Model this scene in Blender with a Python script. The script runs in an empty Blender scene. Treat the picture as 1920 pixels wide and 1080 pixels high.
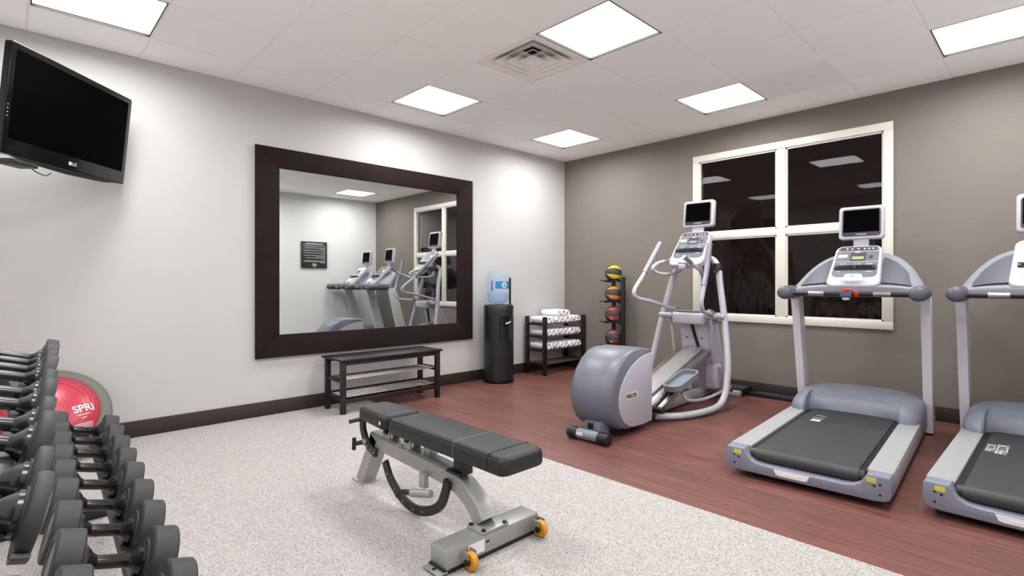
import bpy, bmesh, math, random
from mathutils import Vector, Matrix
random.seed(7)
PI = math.pi
R = math.radians

# ------------------------------------------------------------------ camera, world, exposure
SC = bpy.context.scene
COL = SC.collection
CAM = Vector((-5.5, -4.69, 1.133))          # world: corner of the two visible walls at the origin
FPX, CX, HY = 984.0, 960.0, 530.0
YAW = math.atan2(1025, FPX)                  # view direction, clockwise of +X ... see FWD
FWD = Vector((math.cos(YAW), math.sin(YAW), 0))
RGT = Vector((math.sin(YAW), -math.cos(YAW), 0))
cd = bpy.data.cameras.new('camera')
cam = bpy.data.objects.new('camera', cd); COL.objects.link(cam)
cam.location = CAM
cam.rotation_euler = (PI/2, 0, YAW - PI/2)
cd.sensor_width = 36.0
cd.lens = FPX/1920*36.0
cd.shift_y = (HY-540.0)/1920.0
cd.clip_start = 0.02
SC.camera = cam

W = bpy.data.worlds.new('night'); SC.world = W
W.use_nodes = True
W.node_tree.nodes['Background'].inputs[0].default_value = (0.016, 0.011, 0.0105, 1)
W.node_tree.nodes['Background'].inputs[1].default_value = 1.0
SC.view_settings.view_transform = 'Standard'
SC.view_settings.look = 'None'
SC.view_settings.gamma = 1.0
SC.view_settings.use_curve_mapping = False
SC.view_settings.exposure = 0.13
TROFFER_W = 23.5        # lamp power of each ceiling panel
TROFFER_E = 4.0         # glow of the diffuser itself

def ray(px, py):
    return FWD + RGT*((px-CX)/FPX) + Vector((0, 0, -(py-HY)/FPX))
def at_z(px, py, z): d = ray(px, py); return CAM + d*((z-CAM.z)/d.z)
def at_x(px, py, x): d = ray(px, py); return CAM + d*((x-CAM.x)/d.x)
def at_y(px, py, y): d = ray(px, py); return CAM + d*((y-CAM.y)/d.y)

# ------------------------------------------------------------------ materials
MATS = {}
def lin(c):
    return tuple(((v/255)/12.92 if v <= 10 else ((v/255+0.055)/1.055)**2.4) for v in c)
def base_mat(name):
    m = bpy.data.materials.new(name); m.use_nodes = True
    b = m.node_tree.nodes['Principled BSDF']; MATS[name] = m
    return m, m.node_tree.nodes, m.node_tree.links, b
def plain(name, rgb, rough=0.5, metal=0.0, var=0.06, scale=9.0, bump=0.0, bscale=200.0, coat=0.0, spec=0.5):
    m, N, L, b = base_mat(name)
    c = lin(rgb)
    tc = N.new('ShaderNodeTexCoord')
    nz = N.new('ShaderNodeTexNoise'); nz.inputs['Scale'].default_value = scale; nz.inputs['Detail'].default_value = 3
    L.new(tc.outputs['Object'], nz.inputs['Vector'])
    rp = N.new('ShaderNodeValToRGB')
    rp.color_ramp.elements[0].position = 0.3; rp.color_ramp.elements[1].position = 0.7
    rp.color_ramp.elements[0].color = (*[v*(1-var) for v in c], 1)
    rp.color_ramp.elements[1].color = (*[min(1, v*(1+var)) for v in c], 1)
    L.new(nz.outputs['Fac'], rp.inputs['Fac']); L.new(rp.outputs['Color'], b.inputs['Base Color'])
    b.inputs['Roughness'].default_value = rough; b.inputs['Metallic'].default_value = metal
    b.inputs['Coat Weight'].default_value = coat
    b.inputs['Specular IOR Level'].default_value = spec
    if bump:
        n2 = N.new('ShaderNodeTexNoise'); n2.inputs['Scale'].default_value = bscale; n2.inputs['Detail'].default_value = 4
        L.new(tc.outputs['Object'], n2.inputs['Vector'])
        bp = N.new('ShaderNodeBump'); bp.inputs['Strength'].default_value = bump; bp.inputs['Distance'].default_value = 0.002
        L.new(n2.outputs['Fac'], bp.inputs['Height']); L.new(bp.outputs['Normal'], b.inputs['Normal'])
    return m

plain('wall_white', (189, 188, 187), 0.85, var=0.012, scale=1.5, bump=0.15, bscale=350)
plain('wall_bounce_white', (242, 241, 239), 0.85, var=0.012, scale=1.5, bump=0.15, bscale=350)  # unseen wall, paler than the visible one to bounce light onto the ceiling
plain('wall_front_bounce', (226, 225, 223), 0.85, var=0.012, scale=1.5, bump=0.15, bscale=350)  # also raised above the visible wall's white for extra bounce light
plain('tile_white', (252, 251, 250), 0.9, var=0.015, scale=3, bump=0.25, bscale=500)
plain('grid_white', (240, 234, 233), 0.6, var=0.01)
plain('return_grey', (245, 243, 242), 0.8, var=0.02, bump=0.3, bscale=700)
plain('base_brown', (43, 34, 31), 0.55, var=0.08)
plain('frame_espresso', (38, 27, 27), 0.65, spec=0.08, var=0.14, scale=5, bump=0.1, bscale=90)
plain('window_white', (221, 217, 207), 0.45, var=0.01)
plain('black_wood', (20, 17, 17), 0.5, var=0.15, scale=6)
plain('black_plastic', (20, 20, 22), 0.45, var=0.08)
plain('black_gloss', (10, 9, 10), 0.15, var=0.05, spec=0.35)
plain('screen_black', (1, 1, 1), 0.35, var=0.0, spec=0.02)
plain('rubber_dark', (44, 45, 50), 0.62, var=0.16, scale=22, bump=0.15, bscale=60)
plain('dumbbell_black', (26, 26, 29), 0.22, var=0.1, scale=20)
plain('rack_metal', (44, 43, 44), 0.4, metal=0.3, var=0.08)
plain('vinyl_black', (39, 40, 43), 0.45, var=0.05, scale=14, bump=0.2, bscale=420, spec=0.3)
plain('steel_silver', (165, 165, 163), 0.38, metal=0.55, var=0.05, scale=14)
plain('chrome', (225, 223, 220), 0.15, metal=1.0, var=0.02)
plain('paint_silver', (166, 166, 169), 0.36, metal=0.12, var=0.02)
plain('paint_white', (179, 178, 186), 0.35, var=0.02)
plain('panel_light', (173, 170, 182), 0.42, var=0.015)
plain('plastic_blue', (102, 105, 118), 0.4, var=0.03)
plain('wing_light', (136, 139, 149), 0.4, var=0.03)
plain('plastic_blue_dark', (83, 85, 94), 0.45, var=0.03)
plain('pedal_grey', (123, 129, 138), 0.55, var=0.04)
plain('console_grey', (101, 104, 112), 0.4, var=0.03)
plain('console_dark', (62, 63, 70), 0.4, var=0.05)
plain('upright_brightened', (208, 206, 213), 0.38, var=0.02)  # paint lightened in colour to make up for less light on the uprights
plain('hood_blue', (122, 126, 141), 0.4, var=0.03)
plain('lcd_green', (150, 158, 110), 0.3, var=0.02)
plain('label_white', (235, 235, 235), 0.5, var=0.01)
plain('print_grey', (205, 206, 210), 0.5, var=0.01)
plain('badge_cream', (206, 199, 192), 0.4, var=0.02)
plain('sticker_yellow', (196, 192, 92), 0.5, var=0.12, scale=300)
plain('belt_rubber', (51, 50, 53), 0.55, var=0.12, scale=7, bump=0.3, bscale=500)
plain('bare_steel', (170, 164, 160), 0.28, metal=0.9, var=0.12, scale=12)
plain('dark_hole', (10, 10, 11), 0.8, var=0.0)
plain('wheel_orange', (206, 138, 28), 0.35, var=0.08)
plain('red_plastic', (215, 62, 45), 0.4, var=0.03)
plain('green_print', (70, 200, 130), 0.5, var=0.0)
plain('towel_white', (240, 238, 240), 0.95, var=0.02, bump=0.9, bscale=260)
plain('blue_thread', (40, 42, 90), 0.9, var=0.1)
plain('spri_red', (186, 55, 75), 0.32, var=0.03)
plain('ring_grey', (103, 100, 98), 0.6, var=0.03)
plain('ball_rubber', (51, 51, 53), 0.6, var=0.06, bump=0.5, bscale=350)
plain('ball_yellow', (226, 190, 40), 0.55, var=0.04)
plain('ball_orange', (226, 128, 44), 0.55, var=0.04)
plain('ball_red', (190, 62, 56), 0.55, var=0.04)
plain('ball_maroon', (142, 58, 66), 0.55, var=0.04)
plain('label_blue', (21, 126, 181), 0.4, var=0.03)
plain('handle_blue', (92, 112, 168), 0.3, var=0.03)
plain('cooler_black', (26, 26, 27), 0.38, var=0.05)
plain('outlet_white', (232, 228, 215), 0.4, var=0.01)
plain('sign_dark', (52, 48, 48), 0.4, var=0.05)
plain('grip_grey', (140, 142, 154), 0.3, metal=0.25, var=0.04)
plain('night_ground', (40, 42, 38), 0.9, var=0.3)
plain('foliage', (44, 52, 40), 0.7, var=0.3, scale=30)

# taupe wallcovering with a fine horizontal weave
m, N, L, b = base_mat('wall_taupe')
tc = N.new('ShaderNodeTexCoord'); mp = N.new('ShaderNodeMapping'); mp.inputs['Scale'].default_value = (1, 6, 170)
nz = N.new('ShaderNodeTexNoise'); nz.inputs['Scale'].default_value = 2.0; nz.inputs['Detail'].default_value = 5
rp = N.new('ShaderNodeValToRGB')
rp.color_ramp.elements[0].position = 0.3; rp.color_ramp.elements[1].position = 0.7
rp.color_ramp.elements[0].color = (*lin((118, 111, 104)), 1); rp.color_ramp.elements[1].color = (*lin((128, 121, 114)), 1)
bp = N.new('ShaderNodeBump'); bp.inputs['Strength'].default_value = 0.2; bp.inputs['Distance'].default_value = 0.001
L.new(tc.outputs['Object'], mp.inputs[0]); L.new(mp.outputs[0], nz.inputs['Vector']); L.new(nz.outputs['Fac'], rp.inputs['Fac'])
L.new(rp.outputs['Color'], b.inputs['Base Color']); L.new(nz.outputs['Fac'], bp.inputs['Height']); L.new(bp.outputs['Normal'], b.inputs['Normal'])
b.inputs['Roughness'].default_value = 0.6; b.inputs['Specular IOR Level'].default_value = 0.3

# speckled rubber floor
m, N, L, b = base_mat('rubber_floor')
tc = N.new('ShaderNodeTexCoord')
v1 = N.new('ShaderNodeTexVoronoi'); v1.inputs['Scale'].default_value = 260
v2 = N.new('ShaderNodeTexVoronoi'); v2.inputs['Scale'].default_value = 420
n1 = N.new('ShaderNodeTexNoise'); n1.inputs['Scale'].default_value = 2.0
L.new(tc.outputs['Object'], v1.inputs['Vector']); L.new(tc.outputs['Object'], v2.inputs['Vector']); L.new(tc.outputs['Object'], n1.inputs['Vector'])
s1 = N.new('ShaderNodeSeparateColor'); L.new(v1.outputs['Color'], s1.inputs[0])
r1 = N.new('ShaderNodeValToRGB'); e = r1.color_ramp.elements; r1.color_ramp.interpolation = 'CONSTANT'
e[0].position = 0.0; e[0].color = (*lin((64, 61, 61)), 1)
e[1].position = 0.10; e[1].color = (*lin((119, 113, 112)), 1)
for p, c in ((0.24, (160, 155, 153)), (0.55, (177, 172, 169)), (0.82, (193, 190, 187))):
    q = e.new(p); q.color = (*lin(c), 1)
L.new(s1.outputs[0], r1.inputs['Fac'])
s2 = N.new('ShaderNodeSeparateColor'); L.new(v2.outputs['Color'], s2.inputs[0])
r2 = N.new('ShaderNodeValToRGB'); r2.color_ramp.interpolation = 'CONSTANT'
r2.color_ramp.elements[0].color = (*lin((85, 80, 80)), 1); r2.color_ramp.elements[1].position = 0.13; r2.color_ramp.elements[1].color = (*lin((177, 172, 169)), 1)
L.new(s2.outputs[0], r2.inputs['Fac'])
mx = N.new('ShaderNodeMix'); mx.data_type = 'RGBA'; mx.inputs[0].default_value = 0.45
L.new(r1.outputs[0], mx.inputs[6]); L.new(r2.outputs[0], mx.inputs[7]); L.new(mx.outputs[2], b.inputs['Base Color'])
b.inputs['Roughness'].default_value = 0.75; b.inputs['Specular IOR Level'].default_value = 0.3

# dark red-brown wood-look planks, tone changes from plank to plank
m, N, L, b = base_mat('plank_wood')
tc = N.new('ShaderNodeTexCoord'); oi = N.new('ShaderNodeObjectInfo')
ad = N.new('ShaderNodeVectorMath'); ad.operation = 'ADD'
L.new(tc.outputs['Object'], ad.inputs[0]); L.new(oi.outputs['Location'], ad.inputs[1])
mp = N.new('ShaderNodeMapping'); mp.inputs['Scale'].default_value = (26, 1.6, 1)
L.new(ad.outputs[0], mp.inputs[0])
nz = N.new('ShaderNodeTexNoise'); nz.inputs['Scale'].default_value = 1.5; nz.inputs['Detail'].default_value = 8; nz.inputs['Roughness'].default_value = 0.65
L.new(mp.outputs[0], nz.inputs['Vector'])
rp = N.new('ShaderNodeValToRGB')
rp.color_ramp.elements[0].position = 0.3; rp.color_ramp.elements[1].position = 0.72
rp.color_ramp.elements[0].color = (*lin((84, 51, 47)), 1); rp.color_ramp.elements[1].color = (*lin((126, 80, 72)), 1)
L.new(nz.outputs['Fac'], rp.inputs['Fac'])
hs = N.new('ShaderNodeHueSaturation'); mr = N.new('ShaderNodeMapRange')
mr.inputs['To Min'].default_value = 0.9; mr.inputs['To Max'].default_value = 1.1
L.new(oi.outputs['Random'], mr.inputs['Value']); L.new(mr.outputs[0], hs.inputs['Value'])
L.new(rp.outputs['Color'], hs.inputs['Color']); L.new(hs.outputs['Color'], b.inputs['Base Color'])
b.inputs['Roughness'].default_value = 0.42; b.inputs['Specular IOR Level'].default_value = 0.5

# glass, mirror, bottle, glowing diffuser
def glass(name, tint, gl_rough=0.0, ior=1.5, gtint=(1, 1, 1)):
    m, N, L, b = base_mat(name); N.remove(b)
    out = [n for n in N if n.type == 'OUTPUT_MATERIAL'][0]
    t = N.new('ShaderNodeBsdfTransparent'); t.inputs[0].default_value = (*tint, 1)
    g = N.new('ShaderNodeBsdfGlossy'); g.inputs['Roughness'].default_value = gl_rough; g.inputs[0].default_value = (*gtint, 1)
    f = N.new('ShaderNodeFresnel'); f.inputs[0].default_value = ior
    x = N.new('ShaderNodeMixShader'); L.new(f.outputs[0], x.inputs[0]); L.new(t.outputs[0], x.inputs[1]); L.new(g.outputs[0], x.inputs[2])
    L.new(x.outputs[0], out.inputs[0])
glass('pane_glass', (0.8, 0.78, 0.77), 0.0, 1.19)
def clear(name, tint, fac, rough):
    m, N, L, b = base_mat(name); N.remove(b)
    out = [n for n in N if n.type == 'OUTPUT_MATERIAL'][0]
    t = N.new('ShaderNodeBsdfTransparent'); t.inputs[0].default_value = (*tint, 1)
    g = N.new('ShaderNodeBsdfPrincipled'); g.inputs['Base Color'].default_value = (0.62, 0.74, 0.9, 1); g.inputs['Roughness'].default_value = rough
    x = N.new('ShaderNodeMixShader'); x.inputs[0].default_value = fac; L.new(t.outputs[0], x.inputs[1]); L.new(g.outputs[0], x.inputs[2])
    L.new(x.outputs[0], out.inputs[0])
clear('bottle_plastic', (0.87, 0.92, 0.97), 0.16, 0.08)
clear('water', (0.80, 0.88, 0.96), 0.12, 0.05)
m, N, L, b = base_mat('mirror_silver'); N.remove(b)
out = [n for n in N if n.type == 'OUTPUT_MATERIAL'][0]
g = N.new('ShaderNodeBsdfGlossy'); g.inputs[0].default_value = (0.66, 0.69, 0.68, 1); g.inputs['Roughness'].default_value = 0.0
L.new(g.outputs[0], out.inputs[0])
m, N, L, b = base_mat('diffuser_glow'); N.remove(b)
out = [n for n in N if n.type == 'OUTPUT_MATERIAL'][0]
em = N.new('ShaderNodeEmission'); em.inputs[0].default_value = (1, 0.985, 0.965, 1); em.inputs[1].default_value = TROFFER_E
L.new(em.outputs[0], out.inputs[0])

# ------------------------------------------------------------------ mesh helpers
class MB:
    def __init__(s): s.v = []; s.f = []
    def add(s, vs, fs, M=None):
        o = len(s.v)
        s.v += [tuple(M @ Vector(p)) if M is not None else tuple(p) for p in vs]
        s.f += [tuple(i+o for i in f) for f in fs]
        return s
    def bm(s, bm, M=None):
        bm.verts.index_update()
        s.add([v.co[:] for v in bm.verts], [[v.index for v in f.verts] for f in bm.faces], M); bm.free(); return s
    def box(s, c, d, bev=0.0, rot=None, seg=2):
        bm = bmesh.new(); bmesh.ops.create_cube(bm, size=1.0)
        for v in bm.verts: v.co = Vector((v.co.x*d[0], v.co.y*d[1], v.co.z*d[2]))
        if bev: bmesh.ops.bevel(bm, geom=bm.edges[:], offset=bev, segments=seg, profile=0.5, affect='EDGES')
        M = Matrix.Translation(Vector(c))
        if rot is not None: M = M @ rot.to_4x4()
        return s.bm(bm, M)
    def span(s, a, b_, bev=0.0, seg=2):
        return s.box([(a[i]+b_[i])/2 for i in range(3)], [abs(b_[i]-a[i]) for i in range(3)], bev, None, seg)
    def bar(s, p, q, w, h, bev=0.0, up=(0, 0, 1)):
        p = Vector(p); q = Vector(q); z = (q-p).normalized(); x = Vector(up).cross(z)
        if x.length < 1e-4: x = Vector((1, 0, 0))
        x.normalize(); y = z.cross(x)
        rot = Matrix((x, y, z)).transposed()
        return s.box((p+q)/2, (w, h, (q-p).length), bev, rot)
    def lathe(s, prof, o=(0, 0, 0), axis=(0, 0, 1), n=24, caps=True):
        z = Vector(axis).normalized(); x = z.orthogonal().normalized(); y = z.cross(x); o = Vector(o)
        vs, fs = [], []
        for r, a in prof:
            for i in range(n):
                t = 2*PI*i/n; vs.append(o + z*a + (x*math.cos(t)+y*math.sin(t))*r)
        for k in range(len(prof)-1):
            for i in range(n):
                j = (i+1) % n; fs.append((k*n+i, k*n+j, (k+1)*n+j, (k+1)*n+i))
        if caps:
            fs.append(tuple(range(n-1, -1, -1))); fs.append(tuple((len(prof)-1)*n+i for i in range(n)))
        return s.add(vs, fs)
    def cyl(s, p, q, r, n=16, r2=None):
        p = Vector(p); q = Vector(q); l = (q-p).length
        return s.lathe([(r, 0), (r if r2 is None else r2, l)], p, q-p, n)
    def tube(s, pts, r, n=12, sub=6, closed=False):
        pts = smooth_path(pts, sub); m_ = len(pts)
        rr = r if isinstance(r, (list, tuple)) else None
        vs, fs = [], []
        t0 = (pts[1]-pts[0]).normalized(); x = t0.orthogonal().normalized()
        for k, p in enumerate(pts):
            t = (pts[min(k+1, m_-1)]-pts[max(k-1, 0)]).normalized()
            x = (x - t*x.dot(t)).normalized(); y = t.cross(x)
            rad = r if rr is None else rr[0]+(rr[1]-rr[0])*k/(m_-1)
            for i in range(n):
                a = 2*PI*i/n; vs.append(p + (x*math.cos(a)+y*math.sin(a))*rad)
        for k in range(m_-1):
            for i in range(n):
                j = (i+1) % n; fs.append((k*n+i, k*n+j, (k+1)*n+j, (k+1)*n+i))
        fs.append(tuple(range(n-1, -1, -1))); fs.append(tuple((m_-1)*n+i for i in range(n)))
        return s.add(vs, fs)
    def sweep(s, pts, w, h, side=(1, 0, 0), sub=6):
        """rectangular section (w along side, h across) swept along a path"""
        pts = smooth_path(pts, sub); m_ = len(pts); sd = Vector(side).normalized(); vs, fs = [], []
        for k, p in enumerate(pts):
            t = (pts[min(k+1, m_-1)]-pts[max(k-1, 0)]).normalized(); u = t.cross(sd).normalized()
            c = min(w, h)*0.12
            for a, b_ in ((-w/2+c, -h/2), (w/2-c, -h/2), (w/2, -h/2+c), (w/2, h/2-c), (w/2-c, h/2), (-w/2+c, h/2), (-w/2, h/2-c), (-w/2, -h/2+c)):
                vs.append(p + sd*a + u*b_)
        n = 8
        for k in range(m_-1):
            for i in range(n):
                j = (i+1) % n; fs.append((k*n+i, k*n+j, (k+1)*n+j, (k+1)*n+i))
        fs.append(tuple(range(n-1, -1, -1))); fs.append(tuple((m_-1)*n+i for i in range(n)))
        return s.add(vs, fs)
    def loft(s, rings, caps=True):
        n = len(rings[0]); vs = [p for r_ in rings for p in r_]; fs = []
        for k in range(len(rings)-1):
            for i in range(n):
                j = (i+1) % n; fs.append((k*n+i, k*n+j, (k+1)*n+j, (k+1)*n+i))
        if caps:
            fs.append(tuple(range(n-1, -1, -1))); fs.append(tuple((len(rings)-1)*n+i for i in range(n)))
        return s.add(vs, fs)
    def prism(s, poly, d, M=None, bev=0.0, seg=2):
        """polygon in the xy plane pushed from z=0 to z=d, the cap edges rounded"""
        bm = bmesh.new(); vs = [bm.verts.new((p[0], p[1], 0)) for p in poly]; f = bm.faces.new(vs)
        bmesh.ops.recalc_face_normals(bm, faces=[f])
        g = bmesh.ops.extrude_face_region(bm, geom=[f])
        for v in [x for x in g['geom'] if isinstance(x, bmesh.types.BMVert)]: v.co.z += d
        bmesh.ops.recalc_face_normals(bm, faces=bm.faces[:])
        if bev:
            ed = [e_ for e_ in bm.edges if abs(e_.verts[0].co.z-e_.verts[1].co.z) < 1e-6 and abs(e_.verts[0].co.z-d) < 1e-6]
            bmesh.ops.bevel(bm, geom=ed, offset=bev, segments=seg, profile=0.5, affect='EDGES')
        return s.bm(bm, M)
    def build(s, name, mat, parent=None, ang=35, flip=False):
        me = bpy.data.meshes.new(name); me.from_pydata(s.v, [], s.f)
        bm = bmesh.new(); bm.from_mesh(me); bmesh.ops.recalc_face_normals(bm, faces=bm.faces[:]); bm.to_mesh(me); bm.free()
        me.materials.append(MATS[mat])
        if ang:
            me.shade_smooth(); me.set_sharp_from_angle(angle=R(ang))
        o = bpy.data.objects.new(name, me); COL.objects.link(o)
        if parent is not None: o.parent = parent
        return o

def smooth_path(pts, sub):
    pts = [Vector(p) for p in pts]
    if sub <= 1 or len(pts) < 3: return pts
    out = []
    P = [pts[0]*2-pts[1]] + pts + [pts[-1]*2-pts[-2]]
    for i in range(1, len(P)-2):
        a, b_, c, d = P[i-1], P[i], P[i+1], P[i+2]
        for k in range(sub):
            t = k/sub
            out.append(0.5*((2*b_)+(c-a)*t+(2*a-5*b_+4*c-d)*t*t+(3*b_-a-3*c+d)*t**3))
    out.append(pts[-1]); return out
def rrect(w, h, r, n=5, wt=None):
    """rounded rectangle, centred; wt = width at the top if it differs"""
    wt = w if wt is None else wt; out = []
    for cx, cy, a0 in ((w/2-r, -h/2+r, -90), (wt/2-r, h/2-r, 0), (-wt/2+r, h/2-r, 90), (-w/2+r, -h/2+r, 180)):
        for k in range(n+1):
            a = R(a0+90*k/n); out.append((cx+r*math.cos(a), cy+r*math.sin(a)))
    return out
def frame(o, x, y):
    """matrix with its x and y axes along the given directions"""
    x = Vector(x).normalized(); y = Vector(y); y = (y-x*y.dot(x)).normalized(); z = x.cross(y)
    M = Matrix((x, y, z)).transposed().to_4x4(); M.translation = Vector(o); return M
def tag(o, label, cat, group=None):
    o['label'] = label; o['category'] = cat
    if group: o['group'] = group
    return o
def thing(name, label, cat, loc=(0, 0, 0), rz=0.0, group=None):
    o = bpy.data.objects.new(name, None); COL.objects.link(o); o.location = loc; o.rotation_euler = (0, 0, rz)
    o.empty_display_size = 0.1
    return tag(o, label, cat, group)
def struct(o, label=None):
    o['kind'] = 'structure'
    if label: o['label'] = label
    return o
def clone(root, parent=None):
    c = root.copy(); COL.objects.link(c)
    if parent is not None: c.parent = parent
    for ch in list(root.children): clone(ch, c)
    return c
def text_mesh(body, size, spacing=1.0, bold=0.0, shear=0.0, align='CENTER'):
    cu = bpy.data.curves.new('t', 'FONT'); cu.body = body; cu.size = size; cu.align_x = align; cu.align_y = 'CENTER'
    cu.space_character = spacing; cu.offset = bold; cu.shear = shear; cu.resolution_u = 3
    o = bpy.data.objects.new('t', cu); COL.objects.link(o)
    dg = bpy.context.evaluated_depsgraph_get(); me = o.evaluated_get(dg).to_mesh()
    vs = [v.co.copy() for v in me.vertices]; fs = [tuple(p.vertices) for p in me.polygons]
    o.evaluated_get(dg).to_mesh_clear(); bpy.data.objects.remove(o); bpy.data.curves.remove(cu)
    return vs, fs
def text(name, body, size, mat, parent, M, **k):
    vs, fs = text_mesh(body, size, **k); b_ = MB(); b_.add(vs, fs, M); return b_.build(name, mat, parent, ang=0)

# ------------------------------------------------------------------ room
XB, YB, H = -6.15, -5.14, 2.785
EDGE = -3.0                                   # where rubber meets wood
fl = MB().span((XB, YB, -0.08), (EDGE, 0, 0)).build('floor', 'rubber_floor', None, 0)
struct(fl, 'speckled light grey rubber gym floor')
fw = MB().span((EDGE, YB, -0.08), (0, 0, -0.006)).build('floor', 'plank_wood', None, 0)
struct(fw, 'dark red-brown wood plank floor')
PW, PL = 0.15, 1.2
pm = None
nrow = int(round(-EDGE/PW))
for i in range(nrow):
    off = (i*0.47) % 1.0*PL
    y = YB - off
    while y < -0.001:
        y0, y1 = max(y, YB), min(y+PL, 0.0); y += PL
        if y1-y0 < 0.02: continue
        full = abs(y1-y0-PL) < 1e-6
        if full and pm is not None:
            o = bpy.data.objects.new('plank', pm); COL.objects.link(o); o.parent = fw
        else:
            o = MB().box((0, 0, 0), (PW-0.0006, y1-y0-0.0006, 0.006)).build('plank', 'plank_wood', fw, 0)
            if full: pm = o.data
        o.location = (EDGE+PW*(i+0.5), (y0+y1)/2, -0.003)

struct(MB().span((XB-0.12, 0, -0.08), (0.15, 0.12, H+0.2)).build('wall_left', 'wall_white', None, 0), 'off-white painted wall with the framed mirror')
struct(MB().span((XB-0.12, YB-0.12, -0.08), (0.15, YB, H+0.2)).build('wall_front', 'wall_front_bounce', None, 0), 'off-white painted wall seen in the mirror')
struct(MB().span((XB-0.12, YB, -0.08), (XB, 0, H+0.2)).build('wall_rear', 'wall_bounce_white', None, 0), 'off-white painted wall behind the dumbbell rack')
WY0, WY1, WZ0, WZ1 = -3.655, -1.925, 0.775, 2.475     # window opening
wr = MB()
wr.span((0, WY1, -0.08), (0.15, 0, H+0.2)); wr.span((0, YB, -0.08), (0.15, WY0, H+0.2))
wr.span((0, WY0, -0.08), (0.15, WY1, WZ0)); wr.span((0, WY0, WZ1), (0.15, WY1, H+0.2))
struct(wr.build('wall_right', 'wall_taupe', None, 0), 'taupe wall with the white framed window')
for nm, a, b_ in (('baseboard_left', (XB, -0.012, 0), (-0.012, 0, 0.12)), ('baseboard_right', (-0.012, YB, 0), (0, 0, 0.12)),
                  ('baseboard_front', (XB, YB, 0), (-0.012, YB+0.012, 0.12)), ('baseboard_rear', (XB, YB+0.012, 0), (XB+0.012, -0.012, 0.12))):
    q = MB().span(a, b_, 0.003)
    struct(q.build(nm, 'base_brown'), 'dark brown rubber baseboard')

# ceiling: slab, tee bars, lay-in tiles; troffers and diffuser replace tiles
ce = struct(MB().span((XB-0.12, YB-0.12, H+0.12), (0.15, 0.12, H+0.2)).build('ceiling', 'tile_white', None, 0), 'white suspended tile ceiling')
gx = [-0.534-0.61*k for k in range(10)]
gy = [-0.437-0.61*k for k in range(8)]
xs = [0.0]+gx+[XB]; ys = [0.0]+gy+[YB]
for x in gx: MB().box((x, YB/2, H+0.013), (0.016, -YB, 0.02)).build('grid_bar', 'grid_white', ce, 0)
for y in gy: MB().box((XB/2, y, H+0.0127), (-XB, 0.016, 0.019)).build('grid_bar', 'grid_white', ce, 0)
LX = [(gx[k]+gx[k+1])/2 for k in (0, 3, 7)]
LY = [(gy[k]+gy[k+1])/2 for k in (0, 3, 6)]
lights = {(round(x, 2), round(y, 2)) for x in LX for y in LY}
VENT = (LX[1], (gy[2]+gy[3])/2)
RETG = (LX[0], (gy[4]+gy[5])/2)
tmesh = {}
for i in range(len(xs)-1):
    for j in range(len(ys)-1):
        x0, x1, y0, y1 = xs[i+1], xs[i], ys[j+1], ys[j]
        c = (round((x0+x1)/2, 2), round((y0+y1)/2, 2))
        if c in lights or c == (round(VENT[0], 2), round(VENT[1], 2)): continue
        key = (round(x1-x0, 3), round(y1-y0, 3))
        ret = c == (round(RETG[0], 2), round(RETG[1], 2))
        if key in tmesh and not ret:
            o = bpy.data.objects.new('ceiling_tile', tmesh[key]); COL.objects.link(o); o.parent = ce
        else:
            o = MB().box((0, 0, 0), (x1-x0-0.009, y1-y0-0.009, 0.015)).build('ceiling_tile', 'return_grey' if ret else 'tile_white', ce, 0)
            if not ret: tmesh[key] = o.data
            else: o['label'] = 'slightly greyer perforated ceiling tile'
        o.location = ((x0+x1)/2, (y0+y1)/2, H+0.0075+random.uniform(0, 0.0012))

where = {(0, 0): 'nearest the corner of white and taupe walls', (0, 1): 'above and left of the window, beside the taupe wall', (0, 2): 'cut by the right edge of the picture',
         (1, 0): 'above the right half of the framed mirror', (1, 1): 'next to the square air diffuser', (1, 2): 'above the wood floor behind the treadmills, out of frame',
         (2, 0): 'above the wall television, cut by the top edge', (2, 1): 'above the dumbbell rack, out of frame', (2, 2): 'above the viewer, out of frame'}
for i, x in enumerate(LX):
    for j, y in enumerate(LY):
        t = thing('ceiling_light', 'square recessed white ceiling light panel ' + where[(i, j)], 'ceiling light', (x, y, H), 0, 'square ceiling light panels')
        s_ = 0.296; tk = 0.007
        fr = MB()
        for sx in (-1, 1):
            fr.span((sx*s_, -s_, 0.002), (sx*(s_-tk), s_, 0.10)); fr.span((-s_, sx*s_, 0.002), (s_, sx*(s_-tk), 0.10))
        fr.build('housing', 'rack_metal', t, 0)  # dark colour stands in for the recess shadow around the panel
        MB().span((-s_, -s_, 0.10), (s_, s_, 0.115)).build('back_plate', 'grid_white', t, 0)
        MB().span((-s_+tk, -s_+tk, 0.016), (s_-tk, s_-tk, 0.020)).build('diffuser', 'diffuser_glow', t, 0)
        ld = bpy.data.lights.new('panel_lamp', 'AREA'); ld.shape = 'SQUARE'; ld.size = 0.54; ld.energy = TROFFER_W
        ld.color = (1, 0.99, 0.985); ld.spread = R(170)
        lo = bpy.data.objects.new('panel_lamp', ld); COL.objects.link(lo); lo.parent = t; lo.location = (0, 0, 0.014)

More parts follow.
